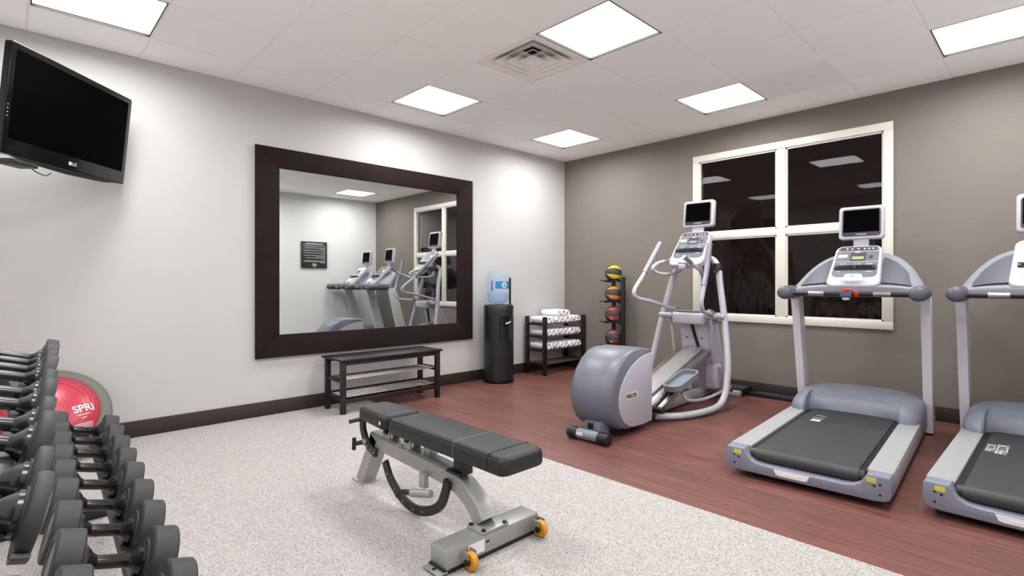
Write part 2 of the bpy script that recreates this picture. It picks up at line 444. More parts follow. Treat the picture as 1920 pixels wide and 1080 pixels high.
# square stepped air diffuser
t = thing('air_diffuser', 'square white stepped air diffuser beside the large ceiling light', 'air vent', (VENT[0], VENT[1], H))
def sq_ring(mb, ro, zo, ri, zi, th=0.004):
    for dz in (0,):
        a = [Vector((sx*ro, sy*ro, zo)) for sx, sy in ((-1, -1), (1, -1), (1, 1), (-1, 1))]
        b_ = [Vector((sx*ri, sy*ri, zi)) for sx, sy in ((-1, -1), (1, -1), (1, 1), (-1, 1))]
        c = [p+Vector((0, 0, th)) for p in a]; d = [p+Vector((0, 0, th)) for p in b_]
        vs = a+b_+c+d; fs = []
        for k in range(4):
            n = (k+1) % 4
            fs += [(k, n, 4+n, 4+k), (8+k, 12+k, 12+n, 8+n), (k, 8+k, 8+n, n), (4+k, 4+n, 12+n, 12+k)]
        mb.add(vs, fs)
    return mb
sq_ring(MB(), 0.297, 0.0, 0.255, 0.001).build('rim', 'grid_white', t, 0)
sq_ring(MB(), 0.257, 0.001, 0.12, 0.085).build('outer_throat', 'grid_white', t, 0)
sq_ring(MB(), 0.121, 0.084, 0.055, 0.0835).build('throat_top', 'grid_white', t, 0)
MB().lathe([(0.08, 0.092), (0.08, 0.105)], n=28).build('duct_opening', 'dark_hole', t)
for ro, zo, ri, zi in ((0.205, 0.004, 0.125, 0.052), (0.140, 0.003, 0.075, 0.046)):
    sq_ring(MB(), ro, zo, ri, zi).build('vane', 'grid_white', t, 0)
sq_ring(MB(), 0.075, 0.002, 0.003, 0.020).build('centre_vane', 'grid_white', t, 0)

# ------------------------------------------------------------------ window
t = bpy.data.objects.new('window_1', None); COL.objects.link(t); t.location = (0, (WY0+WY1)/2, WZ0); struct(t, 'white four-pane window, dark outside, in the taupe wall')
hw = (WY1-WY0)/2; hh = WZ1-WZ0; cw = 0.07
oy, oz = hw+0.05, 0.05
MB().span((-0.018, -oy, hh-0.02), (0.03, oy, hh+oz), 0.004).build('casing', 'window_white', t)
MB().span((-0.018, -oy, -oz), (0.03, oy, 0.02), 0.004).build('casing', 'window_white', t)
for s in (-1, 1): MB().span((-0.0175, s*oy, 0.02), (0.03, s*(oy-cw), hh-0.02), 0.004).build('casing', 'window_white', t)
mc = -2.795-(WY0+WY1)/2; rc = 1.64-WZ0
MB().span((-0.012, mc-0.042, 0.02), (0.03, mc+0.042, hh-0.02), 0.004).build('mullion', 'window_white', t)
iy = oy-cw
MB().span((-0.010, -iy, rc-0.034), (0.03, mc-0.042, rc+0.034), 0.004).build('rail', 'window_white', t)
MB().span((-0.010, mc+0.042, rc-0.034), (0.03, iy, rc+0.034), 0.004).build('rail', 'window_white', t)
for a, b_ in ((-iy, mc-0.042), (mc+0.042, iy)):
    for c, d in ((0.02, rc-0.034), (rc+0.034, hh-0.02)):
        st = MB()
        for q in ((a, c, b_, c+0.014), (a, d-0.014, b_, d), (a, c, a+0.014, d), (b_-0.014, c, b_, d)):
            st.span((0.0, q[0], q[1]), (0.03, q[2], q[3]))
        st.build('glazing_bead', 'window_white', t, 0)
        MB().span((0.020, a, c), (0.024, b_, d)).build('pane', 'pane_glass', t, 0)
struct(MB().span((0.15, -9, -0.2), (9, 6, -0.1)).build('ground_outside', 'night_ground', None, 0), 'dark ground outside the window at night')

rnd = random.Random(3); hd = MB(); tw = MB()
for k in range(46):
    bx, by = rnd.uniform(0.5, 1.3), rnd.uniform(-4.6, -0.9); h_ = rnd.uniform(0.9, 1.5); dx, dy = rnd.uniform(-0.2, 0.2), rnd.uniform(-0.25, 0.25)
    pts = [Vector((bx, by, -0.1)), Vector((bx+dx*0.4, by+dy*0.4, h_*0.5)), Vector((bx+dx, by+dy, h_))]
    tw.tube(pts, 0.007, 5, 2)
    for q in range(34):
        f_ = rnd.uniform(0.15, 1.0); c_ = pts[0].lerp(pts[2], f_)+Vector((rnd.gauss(0, 0.09), rnd.gauss(0, 0.11), rnd.gauss(0, 0.05)))
        a, b2 = rnd.uniform(0, 6.28), rnd.uniform(-0.9, 0.9); l = rnd.uniform(0.03, 0.055)
        d = Vector((math.cos(a)*math.cos(b2), math.sin(a)*math.cos(b2), math.sin(b2)))*l; w_ = d.orthogonal().normalized()*l*0.4
        hd.add([c_-d, c_+w_, c_+d, c_-w_], [(0, 1, 2, 3)])
hg = thing('shrub_row', 'dim leafy shrubs outside the dark window', 'shrubs', (0.9, -2.75, -0.1))
for mb_, nm, mt in ((hd, 'foliage', 'foliage'), (tw, 'branches', 'base_brown')):
    mb_.v = [(x-0.9, y+2.75, z+0.1) for x, y, z in mb_.v]; o = mb_.build(nm, mt, hg, 0); o['kind'] = 'stuff'

# ------------------------------------------------------------------ mirror
t = thing('wall_mirror', 'large mirror in a wide dark espresso frame on white wall', 'mirror', (-2.828, -0.002, 0.49))
MW, MH, FW_ = 1.174, 1.806, 0.192
def board(a, b_, c, d):
    # mitred board: outer edge a-b, inner edge d-c (x,z), pushed out of the wall
    poly = [a, b_, c, d]; M = frame((0, 0, 0), (1, 0, 0), (0, 0, 1))
    return MB().prism(poly, 0.032, M, 0.003)
o_ = [(-MW, 0), (MW, 0), (MW, MH), (-MW, MH)]
i_ = [(-MW+FW_, FW_), (MW-FW_-0.012, FW_), (MW-FW_-0.012, MH-FW_+0.03), (-MW+FW_, MH-FW_)]
i_ = [(-MW+0.192, 0.192), (MW-0.207, 0.192), (MW-0.207, MH-0.170), (-MW+0.192, MH-0.170)]
for k in range(4):
    n = (k+1) % 4
    board(o_[k], o_[n], i_[n], i_[k]).build('frame_board', 'frame_espresso', t)
MB().span((-MW+0.15, -0.012, 0.15), (MW-0.15, -0.004, MH-0.15)).build('mirror_glass', 'mirror_silver', t, 0)

# ------------------------------------------------------------------ television on its arm
t = thing('television', 'black flat television tilted down from the upper left wall', 'television', (-5.199, -0.496, 2.121), R(48.4))
t.rotation_euler = (R(5.8), 0, R(48.4))
TW, TH = 0.93, 0.60
Mf = frame((0, 0.0, 0), (1, 0, 0), (0, 0, 1))            # plate local: +z of the prism points at -y (to the viewer)
MB().prism(rrect(TW, TH, 0.018), 0.035, frame((0, 0.035, 0), (1, 0, 0), (0, 0, 1)), 0.006).build('bezel', 'black_gloss', t)
MB().prism(rrect(TW*0.86, TH*0.8, 0.05), 0.045, frame((0, 0.08, 0), (1, 0, 0), (0, 0, 1)), 0.0).build('back_cover', 'black_plastic', t)
MB().span((-TW/2+0.035, -0.0012, -TH/2+0.085), (TW/2-0.035, 0.004, TH/2-0.035)).build('screen', 'screen_black', t, 0)
ch = MB(); ch.prism([(-TW/2+0.05, -TH/2+0.004), (TW/2-0.05, -TH/2+0.004), (TW/2-0.16, -TH/2-0.016), (0, -TH/2-0.026), (-TW/2+0.16, -TH/2-0.016)], 0.028, frame((0, 0.03, 0), (1, 0, 0), (0, 0, 1)), 0.004)
ch.build('lower_lip', 'black_plastic', t)
Mt = frame((0.02, -0.0025, -TH/2+0.042), (1, 0, 0), (0, 0, 1))
text('brand_letters', 'LG', 0.028, 'print_grey', t, Mt, bold=0.0006)
MB().lathe([(0.012, 0), (0.012, 0.001)], (-0.012, -0.0012, -TH/2+0.042), (0, -1, 0), 20).build('logo_disc', 'print_grey', t)
for z_ in (-0.04, -0.06, -0.08, -0.1):
    MB().box((-TW/2+0.014, -0.001, z_), (0.006, 0.002, 0.004)).build('button_mark', 'print_grey', t, 0)
ar = MB(); ar.box((0, 0.09, 0), (0.24, 0.02, 0.24), 0.004); ar.build('mount_plate', 'black_plastic', t)
dirw = t.matrix_basis.to_3x3().inverted()
def tl(p): return t.matrix_basis.inverted() @ Vector(p)
t.matrix_basis = Matrix.Translation((-5.199, -0.496, 2.121)) @ Matrix.Rotation(R(48.4), 4, 'Z') @ Matrix.Rotation(R(5.8), 4, 'X')
MB().tube([(0, 0.09, 0), tl((-5.62, -0.25, 2.13)), tl((-5.5, -0.03, 2.13))], 0.02, 10, 1).build('mount_arm', 'black_plastic', t)
q = MB().span((-0.10, -0.02, -0.15), (0.10, 0.0, 0.15), 0.004)
o = q.build('wall_plate', 'black_plastic', t); o.matrix_basis = t.matrix_basis.inverted() @ Matrix.Translation((-5.5, -0.002, 2.13))
t = thing('cable_box', 'small black box hanging under the television', 'box', (-5.47, -0.80, 1.775), R(48.4))
MB().box((0, 0, 0.0), (0.16, 0.10, 0.025), 0.003).build('case', 'black_plastic', t)
MB().tube([(0.08, 0, 0), (0.13, 0, -0.02), (0.2, 0.01, -0.025), (0.25, 0.02, 0.0)], 0.003, 6).build('cable', 'black_plastic', t)

# ------------------------------------------------------------------ shoe bench under the mirror
t = thing('shoe_bench', 'black wooden bench with two chrome rod shelves under the mirror', 'bench', (-2.93, -0.28, 0))
L2, D2, HB = 0.515, 0.17, 0.475
MB().span((-L2-0.02, -D2-0.02, HB-0.018), (L2+0.02, D2+0.02, HB), 0.003).build('seat_top', 'black_wood', t)
for sy in (-1, 1): MB().span((-L2+0.04, sy*D2-0.008 if sy > 0 else -D2, HB-0.055), (L2-0.04, sy*D2 if sy > 0 else -D2+0.008, HB-0.018)).build('apron', 'black_wood', t, 0)
for sx in (-1, 1):
    for sy in (-1, 1):
        MB().span((sx*L2, sy*D2, 0), (sx*(L2-0.042), sy*(D2-0.042), HB-0.018), 0.002).build('leg', 'black_wood', t)
    for z in (0.13, 0.285):
        MB().span((sx*(L2-0.008), -D2+0.042, z-0.018), (sx*(L2-0.034), D2-0.042, z+0.018), 0.002).build('side_rail', 'black_wood', t)
        for sy in (-1, 1): MB().lathe([(0.005, 0), (0.005, 0.0015)], (sx*L2, sy*(D2-0.021), z), (sx, 0, 0), 10).build('screw_head', 'chrome', t)
for z in (0.13, 0.285):
    for k in range(5):
        y = -0.115+0.0575*k
        MB().cyl((-L2+0.03, y, z+0.008), (L2-0.03, y, z+0.008), 0.0055, 8).build('rod', 'bare_steel', t)
MB().span((-L2+0.04, -D2+0.004, 0.09), (L2-0.04, -D2+0.022, 0.125), 0.002).build('front_stretcher', 'black_wood', t)
MB().span((-L2+0.04, D2-0.022, 0.10), (L2-0.04, D2-0.004, 0.155), 0.002).build('back_stretcher', 'black_wood', t)

# ------------------------------------------------------------------ water cooler and its bottle
CW = Vector((-1.435, -0.235, 0))
t = thing('water_cooler', 'black floor-standing water cooler between mirror and towel rack', 'water cooler', CW)
CR = 0.171
NA, NW = R(-96), R(33)                        # niche direction and half width
def cring(z, r, rn=None, n=64):
    out_ = []
    for k in range(n):
        a = -PI+2*PI*k/n
        q = rn if (rn is not None and abs(a-NA) < NW) else r
        x, y = q*math.cos(a), q*math.sin(a)
        out_.append((x, min(y, 0.15), z))
    return out_
body = MB()
body.loft([cring(0.035, CR), cring(0.44, CR), cring(0.4401, CR, CR+0.006), cring(0.475, CR, CR+0.006), cring(0.4751, CR, 0.125), cring(0.755, CR, 0.125), cring(0.7551, CR, CR+0.005), cring(0.80, CR, CR+0.005), cring(0.8001, CR), cring(0.862, CR), cring(0.876, CR-0.006), cring(0.882, CR-0.02)])
body.build('body', 'cooler_black', t, 30)
MB().loft([cring(0.0, CR+0.002), cring(0.02, CR+0.005), cring(0.034, CR+0.003)]).build('base', 'black_gloss', t)
nd = Vector((math.cos(NA), math.sin(NA), 0)); nt = Vector((-math.sin(NA), math.cos(NA), 0))
def np_(u, d, z): return nt*u+nd*d+Vector((0, 0, z))
MB().bar(np_(0, 0.115, 0.675), np_(0, 0.16, 0.675), 0.05, 0.05, 0.006).build('tap', 'black_plastic', t); tap = t.children[-1]
MB().tube([np_(-0.03, 0.17, 0.672), np_(0, 0.182, 0.68), np_(0.035, 0.178, 0.695)], 0.006, 8, 3).build('lever', 'label_white', tap)
g_ = MB()
for k in range(5): g_.bar(np_(-0.07+0.035*k, 0.11, 0.479), np_(-0.07+0.035*k, 0.165, 0.479), 0.006, 0.006)
MB().bar(np_(0, 0.11, 0.479), np_(0, 0.16, 0.479), 0.13, 0.006, 0.002).build('drip_tray', 'black_gloss', t)
MB().cyl((0.145, -0.035, 0.86), (0.145, -0.035, 1.19), 0.013, 12).build('cup_tube', 'cooler_black', t)
t = thing('water_bottle', 'clear blue water bottle upside down on the black cooler', 'water bottle', (CW.x-0.01, CW.y+0.0, 0.886))
br = 0.127
prof = [(0.04, 0.0), (0.06, 0.006), (0.105, 0.02), (br, 0.05), (br, 0.14), (br-0.004, 0.15), (br-0.004, 0.155), (br, 0.165), (br, 0.33), (br-0.005, 0.355), (br-0.03, 0.380), (0.05, 0.388), (0.04, 0.375)]
MB().lathe(prof, n=36).build('shell', 'bottle_plastic', t, 50)
MB().lathe([(0.038, 0.004), (0.1, 0.022), (br-0.006, 0.052), (br-0.006, 0.137)], n=36).build('water', 'water', t, 50)
hq = lambda r_, z: (r_*math.cos(R(-164)), r_*math.sin(R(-164)), z)
hb = MB(); hb.tube([hq(0.118, 0.165), hq(0.132, 0.18), hq(0.132, 0.25), hq(0.118, 0.265)], 0.011, 8, 4); hb.build('handle', 'handle_blue', t)
lb = MB(); nseg = 14
ring0 = [(math.cos(a)*(br+0.0015), math.sin(a)*(br+0.0015)) for a in [R(-146+92*k/nseg) for k in range(nseg+1)]]
vs = [(x, y, 0.18) for x, y in ring0]+[(x, y, 0.262) for x, y in ring0]
lb.add(vs, [(k, k+1, nseg+2+k, nseg+1+k) for k in range(nseg)]); lb.build('label', 'label_blue', t)
def on_bottle(u, v): a = R(-98)+u/br; return (math.cos(a)*(br+0.003), math.sin(a)*(br+0.003), 0.222+v)
lw = MB(); pts = [on_bottle(0.034*math.cos(2*PI*k/24), 0.034*math.sin(2*PI*k/24)) for k in range(24)]
pi_ = [on_bottle(0.026*math.cos(2*PI*k/24), 0.026*math.sin(2*PI*k/24)) for k in range(24)]
lw.add(pts+pi_, [(k, (k+1) % 24, 24+(k+1) % 24, 24+k) for k in range(24)])
for v0 in (-0.008, 0.006): lw.add([on_bottle(u, v) for u, v in ((-0.02, v0), (-0.01, v0), (0, v0), (0.01, v0), (0.02, v0), (0.02, v0+0.007), (0.01, v0+0.007), (0, v0+0.007), (-0.01, v0+0.007), (-0.02, v0+0.007))], [(k, k+1, 8-k, 9-k) for k in range(4)])
lw.build('label_emblem', 'label_white', t, 0)

# ------------------------------------------------------------------ towel rack with rolled towels
TX0, TX1, TY0, TY1, TZ = -0.815, -0.03, -0.385, -0.045, 0.715
t = thing('towel_rack', 'black wooden four-tier rack of towels in the corner', 'rack', ((TX0+TX1)/2, (TY0+TY1)/2, 0))
ox, oy2 = (TX0+TX1)/2, (TY0+TY1)/2; hx, hy_ = (TX1-TX0)/2, (TY1-TY0)/2
SH = [0.135, 0.305, 0.47, 0.625]
for sx in (-1, 1):
    for sy in (-1, 1):
        MB().span((sx*hx, sy*hy_, 0), (sx*(hx-0.042), sy*(hy_-0.042), TZ), 0.002).build('post', 'black_wood', t)
    for z in SH:
        MB().span((sx*(hx-0.01), -hy_+0.042, z-0.018), (sx*(hx-0.034), hy_-0.042, z+0.014), 0.002).build('side_rail', 'black_wood', t)
        for sy in (-1, 1): MB().lathe([(0.005, 0), (0.005, 0.0015)], (sx*hx, sy*(hy_-0.021), z), (sx, 0, 0), 10).build('screw_head', 'chrome', t)
for z in SH:
    for k in range(6):
        y = -hy_+0.035+k*(2*hy_-0.07)/5
        MB().cyl((-hx+0.03, y, z), (hx-0.03, y, z), 0.006, 8).build('rod', 'bare_steel', t)
def towel_mesh(r, l, seed):
    rnd = random.Random(seed); b_ = MB(); n = 20; prof = []
    k1 = 1+rnd.uniform(-0.03, 0.02); sq = rnd.uniform(0.86, 0.98); ph = rnd.uniform(0, 6)
    for (rr, a) in ((0.72, 0.005), (0.82, 0.0), (0.96, 0.006), (1.0, 0.025), (1.0, l*0.5), (1.02, l-0.03), (0.95, l), (0.6, l+0.004)):
        prof.append((rr, a))
    vs, fs = [], []
    for rr, a in prof:
        for i in range(n):
            w = 2*PI*i/n; q = r*rr*(1+0.035*math.sin(3*w+ph))
            vs.append((q*math.cos(w)*k1, a, q*math.sin(w)*sq))
    for k in range(len(prof)-1):
        for i in range(n): j = (i+1) % n; fs.append((k*n+i, k*n+j, (k+1)*n+j, (k+1)*n+i))
    fs.append(tuple((len(prof)-1)*n+i for i in range(n))); fs.append(tuple(range(n-1, -1, -1)))
    b_.add(vs, fs)
    # spiral wrap on the front end
    sp = [(r*(0.70-0.62*k/40)*math.cos(k*0.42+ph)*k1, 0.006-0.010*(k % 2)*0.0, r*(0.70-0.62*k/40)*math.sin(k*0.42+ph)*sq) for k in range(38)]
    b_.tube(sp, r*0.085, 5, 1)
    return b_, ph, k1, sq
TPROTO = []
for s in range(4):
    b_, ph, k1, sq = towel_mesh(0.0405, 0.285, s)
    o = b_.build('rolled_towel', 'towel_white'); o.name = 'rolled_towel'
    mk = MB().box((0.020*math.cos(ph+1), -0.001, 0.022*math.sin(ph+1)*sq), (0.008, 0.008, 0.018), 0.002, Matrix.Rotation(ph, 3, 'Y'))
    m_ = mk.build('stitched_mark', 'blue_thread', o)
    TPROTO.append(o)
first = [True]*4
def place_towel(x, y, z, label, rot, k):
    if first[k]: o = TPROTO[k]; first[k] = False
    else: o = clone(TPROTO[k])
    o.location = (x, y, z); o.rotation_euler = (0, rot, random.uniform(-0.05, 0.05))
    tag(o, label, 'towel', 'white rolled towels on the rack')
ordw = ['first', 'second', 'third', 'fourth', 'fifth', 'sixth', 'seventh', 'eighth', 'ninth']
for z, nm, n in ((SH[1], 'second shelf from the floor', 8), (SH[2], 'third shelf from the floor', 8), (SH[3], 'top shelf', 8)):
    for k in range(n):
        place_towel(TX0+0.096+k*0.0845, TY0+0.022+random.uniform(-0.014, 0.014), z+0.047, 'white rolled towel, %s from the left on the %s' % (ordw[k], nm), 0, (k*3+int(z*100)) % 4)
for k, (x, nm) in enumerate(((TX0+0.30, 'left'), (TX0+0.386, 'middle'), (TX0+0.472, 'right'))):
    place_towel(x, TY0+0.03, SH[3]+0.047+0.079, 'white rolled towel on top of the pile, %s of the three' % nm, 0, (k+1) % 4)

# ------------------------------------------------------------------ medicine balls on their tower
BX, BY, BR = -0.20, -0.945, 0.102
t = thing('ball_rack', 'black upright metal rack holding medicine balls by taupe wall', 'ball rack', (BX, BY, 0))
ZB = [1.245, 0.995, 0.745, 0.465, 0.205]
MB().span((0.105, 0.065, 0.02), (0.145, 0.10, 1.16), 0.003).build('post', 'black_plastic', t)
MB().span((-0.03, -0.165, 0.02), (0.015, -0.125, 1.20), 0.003).build('post', 'black_plastic', t)
MB().span((-0.14, -0.18, 0), (0.17, 0.16, 0.02), 0.004).build('foot_plate', 'black_plastic', t)
for z in ZB:
    zz = z-BR*0.80-0.006
    for x in (-0.062, 0.062):
        MB().bar((x, -0.10, zz), (x, 0.155, zz), 0.012, 0.012, 0.002).build('shelf_bar', 'black_plastic', t)
    MB().bar((-0.062, -0.105, zz-0.012), (0.07, -0.105, zz-0.012), 0.016, 0.012).build('shelf_arm', 'black_plastic', t, 0)
    MB().bar((-0.062, 0.082, zz-0.012), (0.13, 0.082, zz-0.012), 0.016, 0.012).build('shelf_arm', 'black_plastic', t, 0)
def sphere_pt(r, lon, lat): return (r*math.cos(lat)*math.cos(lon), r*math.cos(lat)*math.sin(lon), r*math.sin(lat))
def make_ball(z, band, label, num):
    o = thing('medicine_ball', label, 'medicine ball', (BX, BY, z-BR), 0, 'medicine balls on the rack')
    b_ = MB(); n, m_ = 32, 16
    vs = [(0, 0, -BR)] + [sphere_pt(BR, 2*PI*i/n, -PI/2+PI*k/m_) for k in range(1, m_) for i in range(n)] + [(0, 0, BR)]
    fs = [(0, 1+(i+1) % n, 1+i) for i in range(n)]
    for k in range(m_-2):
        for i in range(n): j = (i+1) % n; fs.append((1+k*n+i, 1+k*n+j, 1+(k+1)*n+j, 1+(k+1)*n+i))
    last = len(vs)-1; fs += [(last, 1+(m_-2)*n+i, 1+(m_-2)*n+(i+1) % n) for i in range(n)]
    b_.add([(x, y, zz+BR) for x, y, zz in vs], fs); b_.build('shell', 'ball_rubber', o, 60)
    # two coloured lens-shaped bands that meet at the right and left poles
    vdir = math.atan2(CAM.y-BY, CAM.x-BX)
    for sgn, off in ((1, 0.92), (-1, 0.42), (1, 2.5), (-1, 2.6)):
        bb = MB(); P = []; nc_ = 9
        for k in range(25):
            u = -1.25+2.5*k/24; wdt = 0.27*math.cos(u*1.2566)**0.8 if abs(u) < 1.249 else 0.0
            for e_ in range(nc_):
                lat = u; a = sgn*off + wdt*(-1+2*e_/(nc_-1))
                # pole axis horizontal across the view, bands run along meridians
                P.append(Vector((math.cos(lat)*math.cos(a), math.sin(lat), math.cos(lat)*math.sin(a)))*(BR+0.0014))
        Mr = Matrix.Rotation(vdir+R(18), 4, 'Z') @ Matrix.Rotation(R(-8), 4, 'X')
        bb.add([Vector((0, 0, BR))+(Mr @ p) for p in P], [(nc_*k+e_, nc_*k+e_+1, nc_*(k+1)+e_+1, nc_*(k+1)+e_) for k in range(24) for e_ in range(nc_-1)])
        bb.build('colour_band', band, o, 60)
    # weight mark printed on the lower band
    vs, fs = text_mesh(num, 0.034, bold=0.0008)
    tm = MB(); out_ = []
    for v in vs:
        lon = vdir+R(-16)+v.x/BR; lat = R(-24)+v.y/BR
        p = sphere_pt(BR+0.0024, lon, lat); out_.append((p[0], p[1], p[2]+BR))
    tm.add(out_, fs); tm.build('weight_mark', 'label_white', o, 0)
make_ball(ZB[0], 'ball_yellow', 'black and yellow medicine ball on top of the rack', '6')
make_ball(ZB[1], 'ball_orange', 'black and orange medicine ball, second from the top', '8')
make_ball(ZB[2], 'ball_red', 'black and red medicine ball below the orange one', '10')
make_ball(ZB[3], 'ball_maroon', 'black and maroon medicine ball just above the elliptical hood', '12')

# ------------------------------------------------------------------ low black boxes along the taupe wall, outlets
t = thing('wall_box', 'small black box on the floor behind the elliptical', 'box', (-0.125, -2.40, 0))
MB().span((-0.115, -0.12, 0), (0.105, 0.12, 0.075), 0.004).build('case', 'black_plastic', t)
MB().span((-0.105, -0.11, 0.075), (0.095, 0.11, 0.077)).build('lid', 'rubber_dark', t, 0)
t = thing('floor_raceway', 'long low black cable cover on the floor along the taupe wall', 'cable cover', (-0.08, -2.56, 0))
MB().span((-0.065, -0.48, 0), (0.06, -0.02, 0.035), 0.004).build('cover', 'black_plastic', t)
MB().span((-0.067, -0.02, 0), (0.062, 0.10-0.07, 0.037), 0.004).build('end_piece', 'black_plastic', t)
MB().span((-0.055, -0.47, 0.035), (0.05, -0.03, 0.0365)).build('top_strip', 'rubber_dark', t, 0)
for y, lab in ((-2.262, 'white wall outlet on taupe wall beside the elliptical'),):
    t = thing('wall_outlet', lab, 'outlet', (-0.001, y, 0.17), 0)
    MB().box((-0.003, 0, 0), (0.006, 0.075, 0.118), 0.002).build('plate', 'outlet_white', t)
    for z in (-0.025, 0.025): MB().box((-0.006, 0, z), (0.004, 0.034, 0.03), 0.001).build('socket', 'outlet_white', t)

# framed notice on the wall opposite the mirror
t = thing('notice_board', 'dark square notice with pale lines of print, seen in the mirror', 'sign', (-1.31, YB+0.002, 1.66))
MB().span((-0.25, 0, -0.25), (0.25, 0.025, 0.25), 0.004).build('panel', 'sign_dark', t)
rows = [(0.205, 0.34, 0.018), (0.165, 0.42, 0.008), (0.13, 0.40, 0.008), (0.11, 0.12, 0.007), (0.08, 0.42, 0.008), (0.06, 0.04, 0.007), (0.035, 0.40, 0.008), (0.015, 0.10, 0.007), (-0.015, 0.40, 0.008), (-0.033, 0.18, 0.007), (-0.06, 0.38, 0.008), (-0.08, 0.07, 0.007), (-0.115, 0.42, 0.008), (-0.13, 0.40, 0.007), (-0.147, 0.10, 0.007)]
for z, w, h_ in rows:
    b_ = MB(); x = 0.0; x0 = 0.17 if z > 0.2 else 0.21
    rnd = random.Random(int(z*1000)+999)
    while x < w:
        l = rnd.uniform(0.012, 0.035); l = min(l, w-x)
        b_.box((x0-x-l/2, 0.0255, z), (l, 0.001, h_)); x += l+0.006
    b_.build('print_line', 'print_grey', t, 0)
b_ = MB(); b_.prism([(-0.035, -0.01), (-0.01, -0.016), (0.03, -0.014), (0.036, 0.012), (0.02, 0.002), (-0.005, 0.004), (-0.03, 0.006)], 0.001, frame((0, 0.0255, -0.17), (-1, 0, 0), (0, 0, 1))); b_.build('emblem', 'print_grey', t, 0)
for z, w in ((-0.195, 0.12), (-0.212, 0.06), (-0.226, 0.04)):
    MB().box((0, 0.0255, z), (w, 0.001, 0.007)).build('print_line', 'print_grey', t, 0)

# ------------------------------------------------------------------ screens and consoles shared by the machines
def monitor(par, M, w=0.30, h=0.255):
    """M: x to the right of the viewer, y up, z toward the viewer"""
    b_ = MB(); b_.prism(rrect(w, h, 0.025), 0.045, M @ Matrix.Translation((0, 0, -0.045)), 0.010, 3); mo = b_.build('monitor', 'paint_white', par)
    b_ = MB(); b_.prism(rrect(w-0.045, h-0.045, 0.022), 0.002, M @ Matrix.Translation((0, 0, 0.0002)), 0.0005); b_.build('screen_bezel', 'console_dark', mo)
    b_ = MB(); b_.box((0, 0.012, 0.003), (w-0.065, h-0.085, 0.002)); q = MB(); q.add(b_.v, b_.f, M); q.build('screen', 'screen_black', mo, 0)
    b_ = MB(); b_.lathe([(0.004, 0.002), (0.004, 0.0032)], (0, -h/2+0.037, 0), (0, 0, 1), 10); q = MB(); q.add(b_.v, b_.f, M); q.build('power_light', 'label_white', mo)
    b_ = MB(); b_.box((-0.02, -h/2+0.037, 0.0025), (0.028, 0.003, 0.001)); b_.box((0.022, -h/2+0.037, 0.0025), (0.03, 0.003, 0.001)); q = MB(); q.add(b_.v, b_.f, M); q.build('brand_print', 'return_grey', mo, 0)
    return mo
def console(par, M, w, h, lcd, face='console_grey', dark='console_dark'):
    wt = w*0.90
    b_ = MB(); b_.prism(rrect(w, h, 0.055, 6, wt), 0.05, M @ Matrix.Translation((0, 0, -0.05)), 0.012, 3); c = b_.build('console', 'paint_white', par)
    # grey face with a straight top strip
    b_ = MB(); b_.prism(rrect(w-0.05, h*0.76, 0.04, 6, wt-0.035), 0.002, M @ Matrix.Translation((0, h*0.085, 0)), 0.0); c2 = b_.build('face', face, c, 0)
    def box(nm, x, y, dx, dy, mat, z=0.003, th=0.002, bev=0.0):
        b_ = MB(); b_.box((x*w, y*h, z), (dx*w, dy*h, th), bev); q = MB(); q.add(b_.v, b_.f, M); return q.build(nm, mat, c, 0)
    box('program_strip', 0, 0.40, 0.70, 0.085, dark)
    for k, x in enumerate((-0.22, -0.12, 0.0, 0.12, 0.2, 0.28)): box('icon_print', x, 0.40, 0.035, 0.028, 'print_grey', 0.0045, 0.001)
    box('divider_line', 0, 0.345, 0.80, 0.008, 'print_grey', 0.003, 0.001)
    box('display_panel', 0.02, 0.20, 0.30, 0.20, 'console_dark')
    box('display', 0.02, 0.165, 0.22, 0.07, lcd, 0.0045)
    box('brand_print', 0.0, 0.315, 0.10, 0.016, 'label_white', 0.003, 0.001)
    box('divider_line', 0, 0.075, 0.84, 0.006, 'print_grey', 0.003, 0.001)
    box('graphic_patch', -0.28, 0.22, 0.18, 0.07, 'return_grey', 0.003, 0.001)
    box('keypad_outline', 0.26, 0.19, 0.07, 0.08, 'console_dark', 0.003, 0.001)
    for x in (-0.27, -0.2, 0.0, 0.07, 0.22, 0.26, 0.30):
        for y in (0.02, -0.01): box('key_print', x, y, 0.03, 0.014, 'print_grey', 0.003, 0.001)
    # open black book ledge
    b_ = MB(); b_.box((0, -0.06*h, 0.010), (0.78*w, 0.018, 0.018), 0.004); b_.box((0, -0.11*h, 0.010), (0.72*w, 0.008, 0.014), 0.002)
    for x in (-0.36, 0, 0.36): b_.box((x*w, -0.085*h, 0.010), (0.02, 0.03, 0.014), 0.003)
    q = MB(); q.add(b_.v, b_.f, M); q.build('book_ledge', 'black_plastic', c)
    for x in (-0.3, 0.24, 0.3): box('key_print', x, -0.17, 0.06, 0.012, 'print_grey', 0.003, 0.001)
    return c

